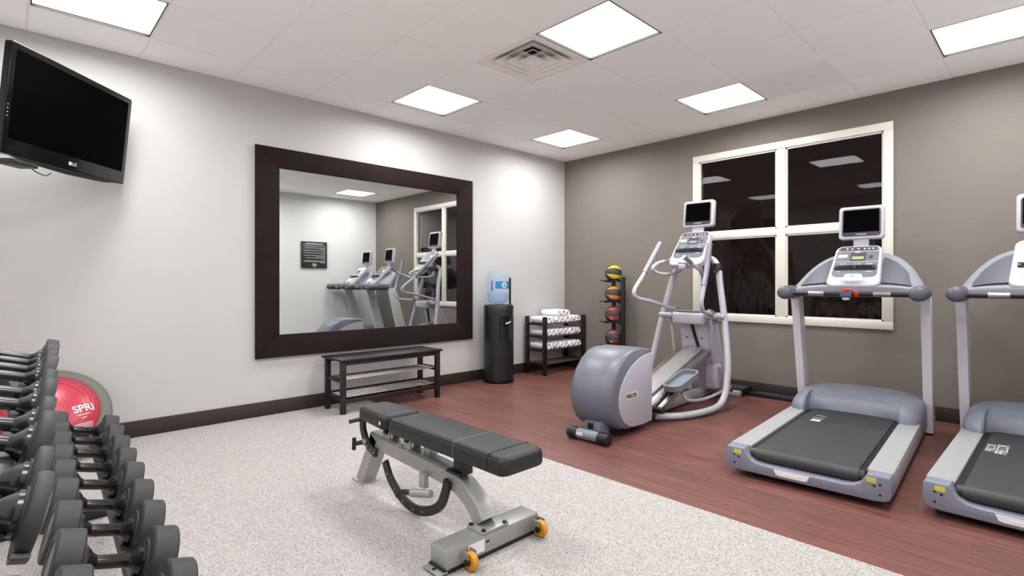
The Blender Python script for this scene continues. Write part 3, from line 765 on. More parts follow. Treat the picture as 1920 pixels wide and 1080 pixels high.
# ------------------------------------------------------------------ treadmills
def make_treadmill(loc, rz, label, worn):
    t = thing('treadmill', label, 'treadmill', loc, rz, 'treadmills facing the taupe wall')
    # side rails
    for s in (-1, 1):
        b_ = MB(); b_.prism([(0.085, 0.055), (1.6, 0.055), (1.6, 0.172), (0.085, 0.168)], 0.112, frame((0, s*0.344+0.056, 0), (1, 0, 0), (0, 0, 1)), 0.006)
        b_.build('side_rail', 'paint_silver', t)
    # frame pan below
    MB().span((0.15, -0.36, 0.045), (1.95, 0.36, 0.10)).build('deck_frame', 'black_plastic', t, 0)
    for x in (0.25, 1.85):
        for y in (-0.33, 0.33): MB().cyl((x, y, 0), (x, y, 0.05), 0.03, 14).build('foot', 'black_plastic', t)
    # rear cap: U-shaped, the middle cut down for the roller
    up = [(-0.395, 0.168), (-0.30, 0.168), (-0.288, 0.145), (-0.27, 0.115), (-0.235, 0.098), (-0.19, 0.093), (0.19, 0.093), (0.235, 0.098), (0.27, 0.115), (0.288, 0.145), (0.30, 0.168), (0.395, 0.168)]
    low = [(0.402, 0.155), (0.402, 0.075), (0.395, 0.055), (0.375, 0.042), (0.33, 0.036), (-0.33, 0.036), (-0.375, 0.042), (-0.395, 0.055), (-0.402, 0.075), (-0.402, 0.155)]
    rings = []
    for x, sc, dz in ((0.012, 0.965, 0.006), (0.0, 0.985, 0.0), (-0.004, 0.99, 0), (0.02, 1.0, 0.0), (0.10, 1.0, 0.0)):
        pass
    poly = up+low
    b_ = MB(); b_.prism([(-p[0], p[1]) for p in poly], 0.105, frame((0.105, 0, 0), (0, -1, 0), (0, 0, 1)), 0.008, 3)
    cap = b_.build('rear_cap', 'hood_blue', t)
    b_ = MB(); b_.prism([(-0.09, 0.016), (0.09, 0.016), (0.078, -0.012), (0.06, -0.016), (-0.06, -0.016), (-0.078, -0.012)], 0.002, frame((0.0, 0.05, 0.070), (0, -1, 0), (0, 0, 1)), 0.0)
    bd = b_.build('badge', 'label_white', cap, 0)
    MB().box((-0.0025, 0.05, 0.071), (0.001, 0.075, 0.005)).build('badge_print', 'return_grey', cap, 0)
    for s, y in ((1, 0.335), (-1, -0.318)):
        MB().box((-0.0008, y, 0.142), (0.002, 0.042, 0.026), 0.0).build('sticker', 'sticker_yellow', cap, 0)
    for s in (-1, 1):
        for dy, z in ((0.355, 0.125), (0.33, 0.115), (0.355, 0.075)):
            MB().lathe([(0.006, 0), (0.006, 0.001)], (-0.0003, s*dy, z), (-1, 0, 0), 10).build('bolt_hole', 'dark_hole', cap)
    # belt wrapped round the rear roller
    prof = [(1.5, 0.165)] + [(0.075+0.036*math.cos(R(a)), 0.129+0.036*math.sin(R(a))) for a in range(90, 271, 15)] + [(1.5, 0.093)]
    b_ = MB(); b_.prism(prof, 0.51, frame((0, 0.255, 0), (1, 0, 0), (0, 0, 1)), 0.0); belt = b_.build('belt', 'belt_rubber', t, 40)
    MB().span((0.08, -0.288, 0.10), (1.5, 0.288, 0.158)).build('deck_board', 'black_plastic', t, 0)
    MB().cyl((0.078, -0.282, 0.129), (0.078, 0.282, 0.129), 0.033, 18).build('roller', 'rack_metal', t)
    if worn:
        text('belt_print', 'PRECOR', 0.075, 'print_grey', belt, frame((0.93, 0.175, 0.1656), (1, 0, 0), (0, 1, 0)), spacing=0.8)
        text('belt_print', 'PRECOR', 0.055, 'print_grey', belt, frame((0.93, 0.225, 0.1656), (1, 0, 0), (0, 1, 0)), spacing=0.9)
    else:
        for k, (x, l) in enumerate(((1.16, 0.06), (1.08, 0.07), (1.02, 0.055), (0.985, 0.06))):
            MB().box((x, 0.155, 0.1655), (0.008 if k < 2 else 0.026, l, 0.001)).build('belt_print', 'print_grey', belt, 0)
    # motor hood: shoulders reach further back than the recessed middle
    def sec(y, x0, zt, inset):
        return [(x0, y, 0.165), (x0+0.012, y, 0.165+(zt-0.165)*0.45), (x0+0.06, y, 0.165+(zt-0.165)*0.82), (x0+0.14, y, zt-0.004), (1.66, y, zt+0.012), (1.82, y, zt), (1.95, y, zt-0.05), (2.02, y, 0.16), (2.02, y, 0.07), (1.5, y, 0.07), (x0+0.02, y, 0.12)]
    rings = [sec(-0.402, 1.38, 0.20, 0), sec(-0.398, 1.33, 0.235, 0), sec(-0.375, 1.275, 0.265, 0), sec(-0.33, 1.25, 0.285, 0), sec(-0.30, 1.245, 0.292, 0), sec(-0.288, 1.255, 0.295, 0), sec(-0.280, 1.36, 0.298, 0), sec(-0.22, 1.40, 0.304, 0), sec(-0.10, 1.42, 0.31, 0), sec(0, 1.425, 0.312, 0)]
    rings += [[(p[0], -p[1], p[2]) for p in r_] for r_ in rings[-2::-1]]
    MB().loft(rings).build('motor_hood', 'hood_blue', t, 34)
    # uprights
    mark = set(o.name for o in t.children)
    for s in (-1, 1):
        b_ = MB(); b_.prism([(1.80, 0.015), (1.93, 0.015), (1.945, 0.07), (1.50, 1.04), (1.36, 1.04)], 0.055, frame((0, s*0.412+0.0275, 0), (1, 0, 0), (0, 0, 1)), 0.004)
        b_.build('upright', 'upright_brightened', t)
        MB().lathe([(0.008, 0), (0.008, 0.003)], (1.84, s*0.4395, 0.12), (0, s, 0), 10).build('upright_bolt', 'chrome', t)
        # rounded armrests
        b_ = MB(); b_.lathe([(0.01, -0.03), (0.03, -0.027), (0.046, -0.012), (0.052, 0.02), (0.054, 0.2), (0.05, 0.34)], (1.03, s*0.40, 1.058), (1, 0, 0), 20); b_.build('armrest', 'plastic_blue_dark', t, 60)
    # wing-shaped tray that carries the console
    def arch(y):
        k = min(1.0, abs(y)/0.41); return (1-k**3.2)
    ysw = [-0.43+0.86*k/24 for k in range(25)]
    rings = []
    for y in ysw:
        a = arch(y*0.955)
        xt, zt = 1.34+0.30*a, 1.06+0.30*a
        rings.append([(1.17, y, 1.035), (1.165, y, 1.065), (1.19, y, 1.09), (1.27+0.02*a, y, 1.085+0.035*a), (xt, y, zt), (xt+0.03, y, zt+0.004), (xt+0.045, y, zt-0.03), (1.46, y, 1.03)])
    MB().loft(rings).build('console_wing', 'wing_light', t, 50)
    rings = []
    for y in ysw:
        e_ = 1-(abs(y)/0.43)**4; h_ = 0.012+0.028*e_
        rings.append([(1.155, y, 1.030), (1.150, y, 1.045), (1.155, y, 1.050+h_*0.6), (1.18, y, 1.062+h_), (1.20, y, 1.05), (1.20, y, 1.030)])
    MB().loft(rings).build('wing_skirt', 'plastic_blue_dark', t, 50)
    for s in (-1, 1):
        # darker recessed tray panels in the wing
        P = []
        for k in range(13):
            y = s*(0.155+0.19*k/12); a = arch(y*1.07)
            P.append((1.275+0.018*a, y, 1.092+0.036*a)); P.append((1.322+0.262*a, y, 1.068+0.262*a))
        n_ = Vector((-0.007, 0, 0.007))
        b_ = MB(); b_.add([Vector(p)+n_ for p in P], [(2*k, 2*k+1, 2*k+3, 2*k+2) for k in range(12)])
        b_.build('tray_panel', 'console_dark' if False else 'plastic_blue_dark', t, 50)
    # cross bar with bright pulse grips and the stop block
    MB().cyl((1.10, -0.37, 1.052), (1.10, 0.37, 1.052), 0.017, 14).build('cross_bar', 'black_plastic', t)
    for s in (-1, 1): MB().cyl((1.10, s*0.15, 1.053), (1.10, s*0.25, 1.053), 0.0185, 14).build('pulse_grip', 'bare_steel', t)
    MB().box((1.105, 0.012, 1.055), (0.06, 0.075, 0.06), 0.014, None, 3).build('stop_block', 'plastic_blue_dark', t)
    MB().box((1.10, 0.012, 1.0865), (0.05, 0.05, 0.012), 0.004).build('stop_key', 'red_plastic', t)
    MB().box((1.105, 0.012, 1.018), (0.04, 0.045, 0.025), 0.008).build('clip', 'panel_light', t)
    b_ = MB(); b_.tube([(1.075, 0.03, 1.06), (1.065, 0.0, 1.085), (1.075, -0.03, 1.08), (1.08, -0.045, 1.06)], 0.0035, 6, 5)
    for k in range(5): b_.lathe([(0.021, 0), (0.024, 0.002), (0.021, 0.004)], (1.10, -0.045-0.005*k, 1.052), (0, 1, 0), 14)
    b_.build('safety_cord', 'red_plastic', t)
    sl = Vector((0.36, 0, 0.34)).normalized()
    Mc = frame(Vector((1.375, 0.0, 1.262)), (0, -1, 0), sl)
    c = console(t, Mc, 0.335, 0.44, 'lcd_green', *(('paint_white', 'return_grey') if worn else ()))
    b_ = MB(); b_.prism(rrect(0.115, 0.075, 0.022), 0.035, Mc @ Matrix.Translation((0.005, -0.165, 0)), 0.010, 3); sb = b_.build('stop_button', 'label_white', c)
    b_ = MB(); b_.box((0.005, -0.158, 0.0355), (0.025, 0.018, 0.001)); q = MB(); q.add(b_.v, b_.f, Mc); q.build('stop_print', 'green_print', c, 0)
    # screen above
    MB().prism(rrect(0.10, 0.10, 0.005), 0.02, frame((1.62, 0.0, 1.44), (0, -1, 0), (0.08, 0, 1))).build('monitor_neck', 'panel_light', t)
    monitor(t, frame((1.60, 0.0, 1.592), (0, -1, 0), (0.10, 0, 1)))
    # the whole upper assembly stands this far forward over the hood
    for o in t.children:
        if o.name in mark: continue
        for q in [o]+list(o.children)+[c2 for c1 in o.children for c2 in c1.children]:
            for v in q.data.vertices:
                v.co.x += 0.185*min(1.0, v.co.z/0.7) if o.name.startswith('upright') else 0.185
                v.co.y = v.co.y*1.02+0.012
                if v.co.z > 1.1: v.co.z += (v.co.z-1.1)*0.04
    return t
make_treadmill((-2.39, -3.72, 0), R(3.4), 'grey treadmill in front of the window, shown whole', False)
make_treadmill((-2.275, -4.63, 0), R(-0.7), 'grey treadmill cut off by the right edge of the picture', True)

# ------------------------------------------------------------------ elliptical trainer
EO = Vector((-2.45, -2.33, 0))
t = thing('elliptical_trainer', 'grey elliptical trainer with a rounded rear hood beside the window', 'elliptical', EO, R(3))
def E_(px, py, ly): p = at_y(px, py, EO.y+ly); return Vector((p.x-EO.x, ly, p.z))
# hood: side outline lofted across with a rounded back
side = [(0.56, 0.055), (0.56, 0.62), (0.42, 0.638), (0.30, 0.636), (0.20, 0.615), (0.10, 0.56), (0.02, 0.48), (-0.03, 0.39), (-0.045, 0.30), (-0.03, 0.21), (0.01, 0.14), (0.07, 0.085), (0.16, 0.055), (0.3, 0.045)]
rings = []
for y, k, dz in ((-0.185, 0.875, 0.955), (-0.18, 0.905, 0.97), (-0.16, 0.945, 0.985), (-0.11, 0.985, 1.0), (-0.05, 1.0, 1.005), (0.05, 1.0, 1.005), (0.11, 0.985, 1.0), (0.16, 0.945, 0.985), (0.18, 0.905, 0.97), (0.185, 0.875, 0.955)):
    rings.append([(0.56-(0.56-x)*k, y, 0.34+(z-0.34)*dz) for x, z in side])
MB().loft(rings).build('rear_hood', 'plastic_blue', t, 50)
hood = t.children[-1]
for s in (-1, 1):
    P = [(0.57, 0.06), (0.57, 0.590)]
    P += [(0.45, 0.578), (0.32, 0.540), (0.215, 0.480), (0.135, 0.40), (0.092, 0.32), (0.088, 0.245), (0.115, 0.17), (0.17, 0.11), (0.26, 0.07), (0.42, 0.055)]
    sp = [tuple(v) for v in smooth_path([(x, z, 0) for x, z in P[1:]], 4)]
    poly = [P[0]] + [(v[0], v[1]) for v in sp]
    M = frame((0, s*0.180, 0), (1, 0, 0), (0, 0, 1)) if s < 0 else frame((0, s*0.180, 0), (-1, 0, 0), (0, 0, 1))
    if s > 0: poly = [(-x, z) for x, z in poly]
    b_ = MB(); b_.prism(poly, 0.012, M, 0.006); pn = b_.build('side_panel', 'panel_light', hood)
    if s < 0:
        MB().box((0.262, -0.1925, 0.300), (0.17, 0.002, 0.05), 0.0).build('name_plate', 'badge_cream', hood, 0)
        text('brand_letters', 'PRECOR', 0.040, 'dark_hole', hood, frame((0.255, -0.1945, 0.299), (1, 0, 0), (0, 0, 1)), spacing=0.92, bold=0.0012)
MB().box((0.045, -0.03, 0.075), (0.13, 0.15, 0.12), 0.02).build('tail_block', 'plastic_blue', t)
MB().box((-0.021, -0.02, 0.10), (0.004, 0.05, 0.045), 0.001).build('power_inlet', 'dark_hole', t)
MB().cyl((-0.065, -0.15, 0.045), (-0.065, 0.09, 0.045), 0.037, 20).build('transport_roller', 'pedal_grey', t)
for a, b2 in ((-0.21, -0.12), (0.055, 0.135)):
    MB().lathe([(0.034, 0), (0.043, 0.004), (0.043, b2-a-0.004), (0.034, b2-a)], (-0.065, a, 0.044), (0, 1, 0), 20).build('roller_end', 'black_plastic', t)
MB().box((-0.102, 0.02, 0.052), (0.003, 0.05, 0.02)).build('roller_label', 'label_white', t, 0)
# base frame and ramp
MB().bar((0.5, 0, 0.06), (1.95, 0, 0.045), 0.10, 0.07, 0.008).build('base_beam', 'paint_silver', t)
MB().bar((1.93, -0.28, 0.03), (1.93, 0.28, 0.03), 0.07, 0.055, 0.01).build('front_foot', 'paint_silver', t)
r0, r1 = Vector((0.5, 0, 0.13)), Vector((1.58, 0, 0.50))
MB().bar(r0, r1, 0.165, 0.03, 0.006).build('ramp_cover', 'steel_silver', t)
rd = (r1-r0).normalized()
for s in (-1, 1):
    MB().bar(r0+Vector((0, s*0.125, -0.03)), r1+Vector((0, s*0.125, -0.03)), 0.065, 0.05, 0.006).build('ramp_rail', 'bare_steel', t)
    MB().bar(r0+Vector((0, s*0.085, -0.07)), r0+rd*0.7+Vector((0, s*0.085, -0.07)), 0.03, 0.07, 0.006).build('ramp_beam', 'paint_silver', t)
for y in (-0.02, 0.02):
    MB().lathe([(0.009, 0), (0.007, 0.004)], r1-rd*0.05+Vector((0, y, 0.017)), (-0.3, 0, 1), 10).build('ramp_screw', 'chrome', t)
# tower fairing: wide plate leaning forward, deep side, black belt slot
twr = []
for z, xf, xb, w in ((0.03, 1.80, 2.02, 0.13), (0.15, 1.74, 1.98, 0.135), (0.32, 1.665, 1.90, 0.14), (0.5, 1.60, 1.81, 0.135), (0.66, 1.56, 1.72, 0.125), (0.78, 1.53, 1.66, 0.12), (0.82, 1.53, 1.64, 0.115)):
    twr.append([(xf, -w, z), (xf+0.02, -w-0.012, z), (xb-0.02, -w-0.012, z), (xb, -w, z), (xb, w, z), (xb-0.02, w+0.012, z), (xf+0.02, w+0.012, z), (xf, w, z)])
MB().loft(twr).build('tower', 'panel_light', t, 40)
MB().box((1.70, -0.13, 0.22), (0.14, 0.12, 0.24), 0.03, None, 3).build('motor_cover', 'panel_light', t)
MB().tube([(1.535, 0.01, 0.76), (1.555, -0.005, 0.66), (1.59, -0.03, 0.52), (1.62, -0.035, 0.47)], 0.014, 8, 4).build('belt_slot', 'dark_hole', t)
for y in (-0.07, 0.07): MB().lathe([(0.008, 0), (0.008, 0.003)], (1.575, y, 0.60), (-1, 0, 0.25), 10).build('tower_screw', 'dark_hole', t)
b_ = MB(); b_.box((1.50, 0, 0.80), (0.13, 0.31, 0.115), 0.025, Matrix.Rotation(R(-8), 3, 'Y'), 3); b_.build('axle_cover', 'paint_white', t)
MB().box((1.50, 0, 0.862), (0.11, 0.25, 0.008), 0.003).build('cover_seam', 'pedal_grey', t)
MB().cyl((1.52, -0.31, 0.815), (1.52, 0.31, 0.815), 0.028, 16).build('axle', 'paint_silver', t)
# side tubes: floor loop, rising and closing under the console
for s in (-1, 1):
    MB().tube([(0.72, s*0.12, 0.045), (0.85, s*0.24, 0.04), (1.06, s*0.33, 0.04), (1.27, s*0.365, 0.055), (1.38, s*0.37, 0.13), (1.43, s*0.367, 0.25), (1.47, s*0.355, 0.42), (1.53, s*0.30, 0.78), (1.585, s*0.235, 1.12), (1.62, s*0.205, 1.25), (1.655, s*0.15, 1.335), (1.66, s*0.07, 1.375), (1.655, 0, 1.385)], 0.028, 14, 6).build('side_tube', 'paint_white', t)
# swinging arms
MB().tube([(1.47, 0.29, 1.50), (1.34, 0.29, 1.36), (1.20, 0.29, 1.21), (1.06, 0.285, 1.085), (1.035, 0.28, 1.025), (1.09, 0.27, 0.985), (1.25, 0.245, 0.955), (1.45, 0.215, 0.90), (1.60, 0.20, 0.862)], 0.018, 12, 6).build('swing_arm', 'paint_white', t)
arm = t.children[-1]; MB().tube([(1.48, 0.29, 1.512), (1.34, 0.29, 1.36), (1.215, 0.29, 1.224)], 0.0235, 14, 4).build('arm_grip', 'grip_grey', arm)
MB().tube([E_(1329, 461, -0.27), E_(1325, 500, -0.27), E_(1319, 540, -0.27), E_(1315, 570, -0.265), E_(1318, 585, -0.25), Vector((1.33, -0.23, 0.865)), Vector((1.45, -0.21, 0.85))], 0.018, 12, 6).build('swing_arm', 'paint_white', t)
arm = t.children[-1]; MB().tube([E_(1329.5, 456, -0.27), E_(1325, 500, -0.27), E_(1319.5, 535, -0.27)], 0.0235, 14, 4).build('arm_grip', 'grip_grey', arm)
for s, p in ((1, (1.62, 0.20, 0.875)), (-1, (1.42, -0.21, 0.86))):
    b_ = MB(); b_.sweep([p, (1.55, s*0.20, 0.82), (1.56, s*0.20, 0.74)], 0.03, 0.06, (0, 1, 0), 4); b_.build('pivot_bracket', 'pedal_grey', t)
    x1 = 1.72 if s > 0 else 1.74
    MB().tube([(1.555, s*0.215, 0.76), (1.64, s*0.23, 0.4), (x1, s*0.25, 0.12)], 0.016, 10, 3).build('rocker_link', 'paint_white', t)
    MB().cyl((x1, s*0.22, 0.115), (x1, s*0.28, 0.115), 0.030, 14).build('link_joint', 'bare_steel', t)
    xp = 0.98 if s < 0 else 0.82
    MB().tube([(x1, s*0.25, 0.115), (1.3, s*0.25, 0.10 if s < 0 else 0.14), (xp+0.06, s*0.23, 0.13), (xp, s*0.20, 0.20)], 0.014, 10, 4).build('connecting_rod', 'paint_white', t)
# foot pedals: open trays
def pedal(cx, y, z, tilt):
    M = Matrix.Translation((cx, y, z)) @ Matrix.Rotation(R(tilt), 4, 'Y')
    out_ = rrect(0.36, 0.155, 0.06, 6); inn = rrect(0.335, 0.13, 0.05, 6)
    b_ = MB(); n = len(out_)
    vs = [(x, y_, 0) for x, y_ in out_] + [(x*1.03, y_*1.05, 0.05) for x, y_ in out_] + [(x*1.01, y_*1.02, 0.05) for x, y_ in inn] + [(x, y_, 0.014) for x, y_ in inn]
    fs = []
    for k in range(3):
        for i in range(n): j = (i+1) % n; fs.append((k*n+i, k*n+j, (k+1)*n+j, (k+1)*n+i))
    fs.append(tuple(range(n-1, -1, -1))); fs.append(tuple(3*n+i for i in range(n)))
    b_.add(vs, fs, M); o = b_.build('foot_pedal', 'pedal_grey', t, 40)
    q = MB(); q.box((0, 0, 0.015), (0.24, 0.085, 0.004), 0.001); q2 = MB(); q2.add(q.v, q.f, M); q2.build('tread_pad', 'pedal_grey', o, 0)
    q = MB(); q.box((0, 0, -0.02), (0.2, 0.05, 0.045), 0.01); q2 = MB(); q2.add(q.v, q.f, M); q2.build('pedal_carrier', 'black_plastic', o)
    return o
pedal(0.97, -0.205, 0.285, -14)
pedal(0.80, 0.205, 0.27, -14)
for s, xp in ((-1, 0.98), (1, 0.82)):
    MB().cyl((xp-0.30, s*0.13, 0.115), (xp-0.30, s*0.22, 0.115), 0.028, 14).build('ramp_wheel', 'rack_metal', t)
    MB().bar((xp, s*0.2, 0.255), (xp-0.30, s*0.19, 0.12), 0.04, 0.05, 0.006).build('pedal_arm', 'bare_steel', t)
# fixed handlebars
LP = [(1284, 497, 0.10), (1270, 511, 0.14), (1245, 514, 0.17), (1229, 509, 0.19), (1226, 502, 0.19), (1234, 494, 0.19), (1246, 490, 0.185)]
lp = [E_(*p) for p in LP]; ge = E_(1266, 481, 0.17)
for s in (1, -1):
    f_ = lambda v: Vector((v.x, v.y*s, v.z))
    if s > 0:
        MB().tube([f_(v) for v in lp+[ge]], 0.0155, 12, 5).build('handlebar', 'paint_white', t)
        MB().tube([f_(lp[-1]), f_(ge)], 0.019, 12, 1).build('hand_grip', 'bare_steel', t.children[-1])
    else:
        rp_ = [Vector((1.52, -0.09, 1.27)), Vector((1.38, -0.16, 1.215)), E_(1313, 508, -0.19), E_(1304, 500, -0.19), E_(1296, 493, -0.185)]
        g2 = E_(1283, 481, -0.165)
        MB().tube(rp_+[g2], 0.0155, 12, 5).build('handlebar', 'paint_white', t)
        MB().tube([rp_[-1], g2], 0.019, 12, 1).build('hand_grip', 'bare_steel', t.children[-1])
# console, stop block, screen, bottle holder
sl = Vector((0.29, 0, 0.30)).normalized()
Mc = frame((1.44, 0.0, 1.44), (0, -1, 0), sl)
Mc = frame((1.50, 0.0, 1.455), (0, -1, 0), Vector((0.24, 0, 0.32)).normalized())
c = console(t, Mc, 0.33, 0.40, 'pedal_grey')
b_ = MB(); b_.prism(rrect(0.10, 0.07, 0.02), 0.03, Mc @ Matrix.Translation((0, -0.165, 0)), 0.01, 3); b_.build('centre_block', 'paint_white', c)
MB().box((1.60, 0, 1.38), (0.12, 0.16, 0.12), 0.03, None, 3).build('console_back', 'plastic_blue_dark', t)
MB().box((1.35, 0, 1.275), (0.05, 0.06, 0.05), 0.015, None, 3).build('sensor_block', 'panel_light', t)
MB().prism(rrect(0.11, 0.10, 0.005), 0.02, frame((1.66, 0.0, 1.64), (0, -1, 0), (0.08, 0, 1))).build('monitor_neck', 'panel_light', t)
monitor(t, frame((1.645, 0.0, 1.785), (0, -1, 0), (0.10, 0, 1)), 0.295, 0.255)
MB().lathe([(0.034, 0), (0.04, 0.02), (0.04, 0.10), (0.034, 0.12)], (1.62, -0.20, 1.19), (0.02, 0.03, 1), 16).build('holder_clamp', 'black_plastic', t)
MB().tube([(1.60, -0.215, 1.25), (1.5, -0.24, 1.24), (1.44, -0.25, 1.215)], 0.012, 8, 3).build('holder_arm', 'black_plastic', t)

# set the mast and ramp to their measured reach
def reach(v):
    x, y, z = v
    if x > 0.58:
        k = min(1.0, (x-0.58)/0.9); x2 = 0.58+(x-0.58)*1.19
        return (x2, y*(1+0.04*k), z+0.04*k*max(0.0, z-1.133))
    return (x, y, z)
def reach_all(o):
    for ch_ in o.children:
        if ch_.name.split('.')[0] != 'rear_hood':
            for v in ch_.data.vertices: v.co = reach(v.co)
            reach_all(ch_)
reach_all(t)

# ------------------------------------------------------------------ adjustable weight bench
BC = -4.02
t = thing('weight_bench', 'silver adjustable weight bench with a black padded top', 'weight bench', (BC, -3.0, 0))
# local: +y runs away from the wheels toward the headrest
def pad(nm, y0, y1, w0, w1, z0, z1, rnd=0.03):
    rings = []
    n = 8
    ys_ = [(0.0, 0.0)]; pts = []
    for k in range(n+1): a = PI/2*k/n; pts.append((y0+rnd*(1-math.sin(a)), math.cos(a)))
    L_ = []
    for k in range(7): a = PI/2*(6-k)/6; L_.append((y0+rnd*(1-math.sin(a)), rnd*(1-math.cos(a))))
    for k in range(7): a = PI/2*k/6; L_.append((y1-rnd*(1-math.sin(a)), rnd*(1-math.cos(a))))
    for y, ins in L_:
        f_ = (y-y0)/(y1-y0); w = (w0+(w1-w0)*f_)/2-ins; za, zb = z0+ins*0.35, z1-ins*0.6
        r_ = min(0.028, (zb-za)*0.42); ring = []
        for cx, cz, a0 in ((w-r_, za+r_*0.5, -90), (w-r_, zb-r_, 0), (-w+r_, zb-r_, 90), (-w+r_, za+r_*0.5, 180)):
            for q in range(5):
                a = R(a0+22.5*q); rz_ = r_ if cz > (za+zb)/2 else r_*0.5
                ring.append((cx+r_*math.cos(a), y, cz+rz_*math.sin(a)))
        rings.append(ring)
    return MB().loft(rings).build(nm, 'vinyl_black', t, 50)
sp = pad('seat_pad', -0.225, 0.632, 0.242, 0.242, 0.380, 0.458, 0.035)
hp = pad('head_pad', 0.668, 0.99, 0.238, 0.18, 0.380, 0.458, 0.035)
for y in (0.09, -0.13):
    MB().tube([(-0.1215, y, 0.395), (-0.1215, y, 0.43), (-0.113, y, 0.450), (-0.093, y, 0.458), (0.093, y, 0.458), (0.113, y, 0.450), (0.1215, y, 0.43), (0.1215, y, 0.395)], 0.0018, 6, 2).build('seam', 'dark_hole' if y < 0 else 'console_grey', sp)
MB().tube([(-0.1135, -0.19, 0.4505), (-0.1135, 0.60, 0.4505)], 0.0018, 6, 1).build('seam', 'dark_hole', sp)
MB().box((-0.1185, 0.70, 0.418), (0.002, 0.012, 0.016)).build('pad_tag', 'label_white', hp, 0)
# beam: rear leg, straight run, curve down to the base
MB().sweep([(0, 0.94, 0.27), (0, 0.6, 0.258), (0, 0.35, 0.250), (0, 0.22, 0.238), (0, 0.12, 0.205), (0, 0.055, 0.16), (0, 0.015, 0.11)], 0.085, 0.085, (1, 0, 0), 6).build('main_beam', 'steel_silver', t)
MB().sweep([(0, 0.90, 0.285), (0, 0.99, 0.13), (0, 1.065, 0.008)], 0.085, 0.085, (1, 0, 0), 1).build('rear_leg', 'steel_silver', t)
MB().box((0, 1.07, 0.004), (0.10, 0.13, 0.008), 0.002).build('rear_foot', 'steel_silver', t)
MB().span((-0.26, -0.055, 0.018), (0.255, 0.055, 0.092), 0.006).build('base_beam', 'steel_silver', t)
for s in (-1, 1):
    MB().span((s*0.25, -0.052, 0.006), (s*0.298, 0.052, 0.014), 0.002).build('foot_plate', 'steel_silver', t)
    MB().lathe([(0.009, 0), (0.009, 0.001)], (s*0.280, 0.0, 0.0142), (0, 0, 1), 12).build('foot_hole', 'dark_hole', t)
    MB().span((s*0.25, -0.05, 0.002), (s*0.27, 0.05, 0.02)).build('rubber_foot', 'black_plastic', t, 0)
MB().span((-0.25, -0.05, 0.0), (0.25, 0.05, 0.018)).build('rubber_strip', 'black_plastic', t, 0)
MB().box((0, 0.0, 0.098), (0.15, 0.105, 0.012), 0.004).build('base_plate', 'steel_silver', t)
for sx in (-1, 1):
    for sy in (-1, 1):
        MB().lathe([(0.010, 0), (0.010, 0.006), (0.006, 0.008)], (sx*0.06, sy*0.041, 0.104), (0, 0, 1), 12).build('bolt', 'black_plastic', t)
MB().box((-0.11, -0.0556, 0.056), (0.085, 0.001, 0.048)).build('label_sticker', 'label_white', t, 0)
MB().box((-0.05, -0.0556, 0.064), (0.018, 0.001, 0.008)).build('label_print', 'dark_hole', t, 0)
for x in (-0.165, 0.235):
    for q_ in (-0.02, 0.02): MB().span((x+q_-0.002, -0.095, 0.03), (x+q_+0.002, -0.052, 0.075)).build('wheel_bracket', 'steel_silver', t, 0)
    MB().lathe([(0.022, -0.013), (0.033, -0.013), (0.036, -0.008), (0.036, 0.008), (0.033, 0.013), (0.022, 0.013)], (x, -0.088, 0.037), (1, 0, 0), 24).build('wheel', 'wheel_orange', t)
    MB().cyl((x-0.026, -0.088, 0.037), (x+0.026, -0.088, 0.037), 0.013, 14).build('axle', 'black_plastic', t.children[-1])
# brackets under the pads
for y, nm in ((0.78, 0), (0.58, 0)):
    b_ = MB()
    for sx in (-1, 1): b_.span((sx*0.032, y-0.03, 0.28), (sx*0.024, y+0.03, 0.345), 0.002)
    b_.span((-0.032, y-0.03, 0.28), (0.032, y+0.03, 0.288)); b_.build('pivot_bracket', 'steel_silver', t, 0)
    b_ = MB(); b_.box((0, y, 0.358), (0.055, 0.06, 0.06), 0.004); b_.box((-0.03, y, 0.34), (0.03, 0.03, 0.02), 0.004); b_.build('hinge_block', 'black_plastic', t)
MB().box((0.012, 0.44, 0.325), (0.05, 0.05, 0.09), 0.003).build('support_post', 'steel_silver', t)
MB().box((0, 0.17, 0.335), (0.06, 0.07, 0.12), 0.005).build('seat_post', 'black_plastic', t)
MB().box((-0.02, 0.19, 0.281), (0.05, 0.10, 0.014), 0.004).build('post_collar', 'black_plastic', t)
# notched arcs
def arc(pts, nm):
    b_ = MB(); b_.sweep(pts, 0.02, 0.044, (1, 0, 0), 6); return b_.build(nm, 'black_plastic', t)
a1 = arc([(-0.052, 0.985, 0.395), (-0.052, 1.0, 0.34), (-0.052, 0.975, 0.28), (-0.052, 0.92, 0.235), (-0.052, 0.85, 0.215)], 'head_arc')
for y, z in ((0.93, 0.24), (0.895, 0.226), (0.865, 0.218)): MB().lathe([(0.006, 0), (0.006, 0.002)], (-0.0625, y, z), (-1, 0, 0), 8).build('arc_hole', 'bare_steel', a1)
MB().tube([(-0.02, 0.985, 0.375), (-0.075, 1.01, 0.37), (-0.12, 1.03, 0.362)], 0.011, 8, 2).build('lift_handle', 'black_plastic', t)
MB().cyl((-0.04, 0.955, 0.255), (-0.075, 0.965, 0.255), 0.017, 14).build('pin_sleeve', 'steel_silver', t)
b_ = MB(); b_.cyl((-0.07, 0.963, 0.255), (-0.115, 0.978, 0.252), 0.012, 12); b_.cyl((-0.115, 0.978, 0.285), (-0.117, 0.978, 0.22), 0.011, 12); b_.build('pull_pin', 'black_plastic', t)
a2 = arc([(-0.052, 0.76, 0.195), (-0.052, 0.70, 0.115), (-0.052, 0.60, 0.055), (-0.052, 0.48, 0.032), (-0.052, 0.36, 0.060), (-0.052, 0.27, 0.115), (-0.052, 0.23, 0.19), (-0.052, 0.215, 0.24)], 'seat_arc')
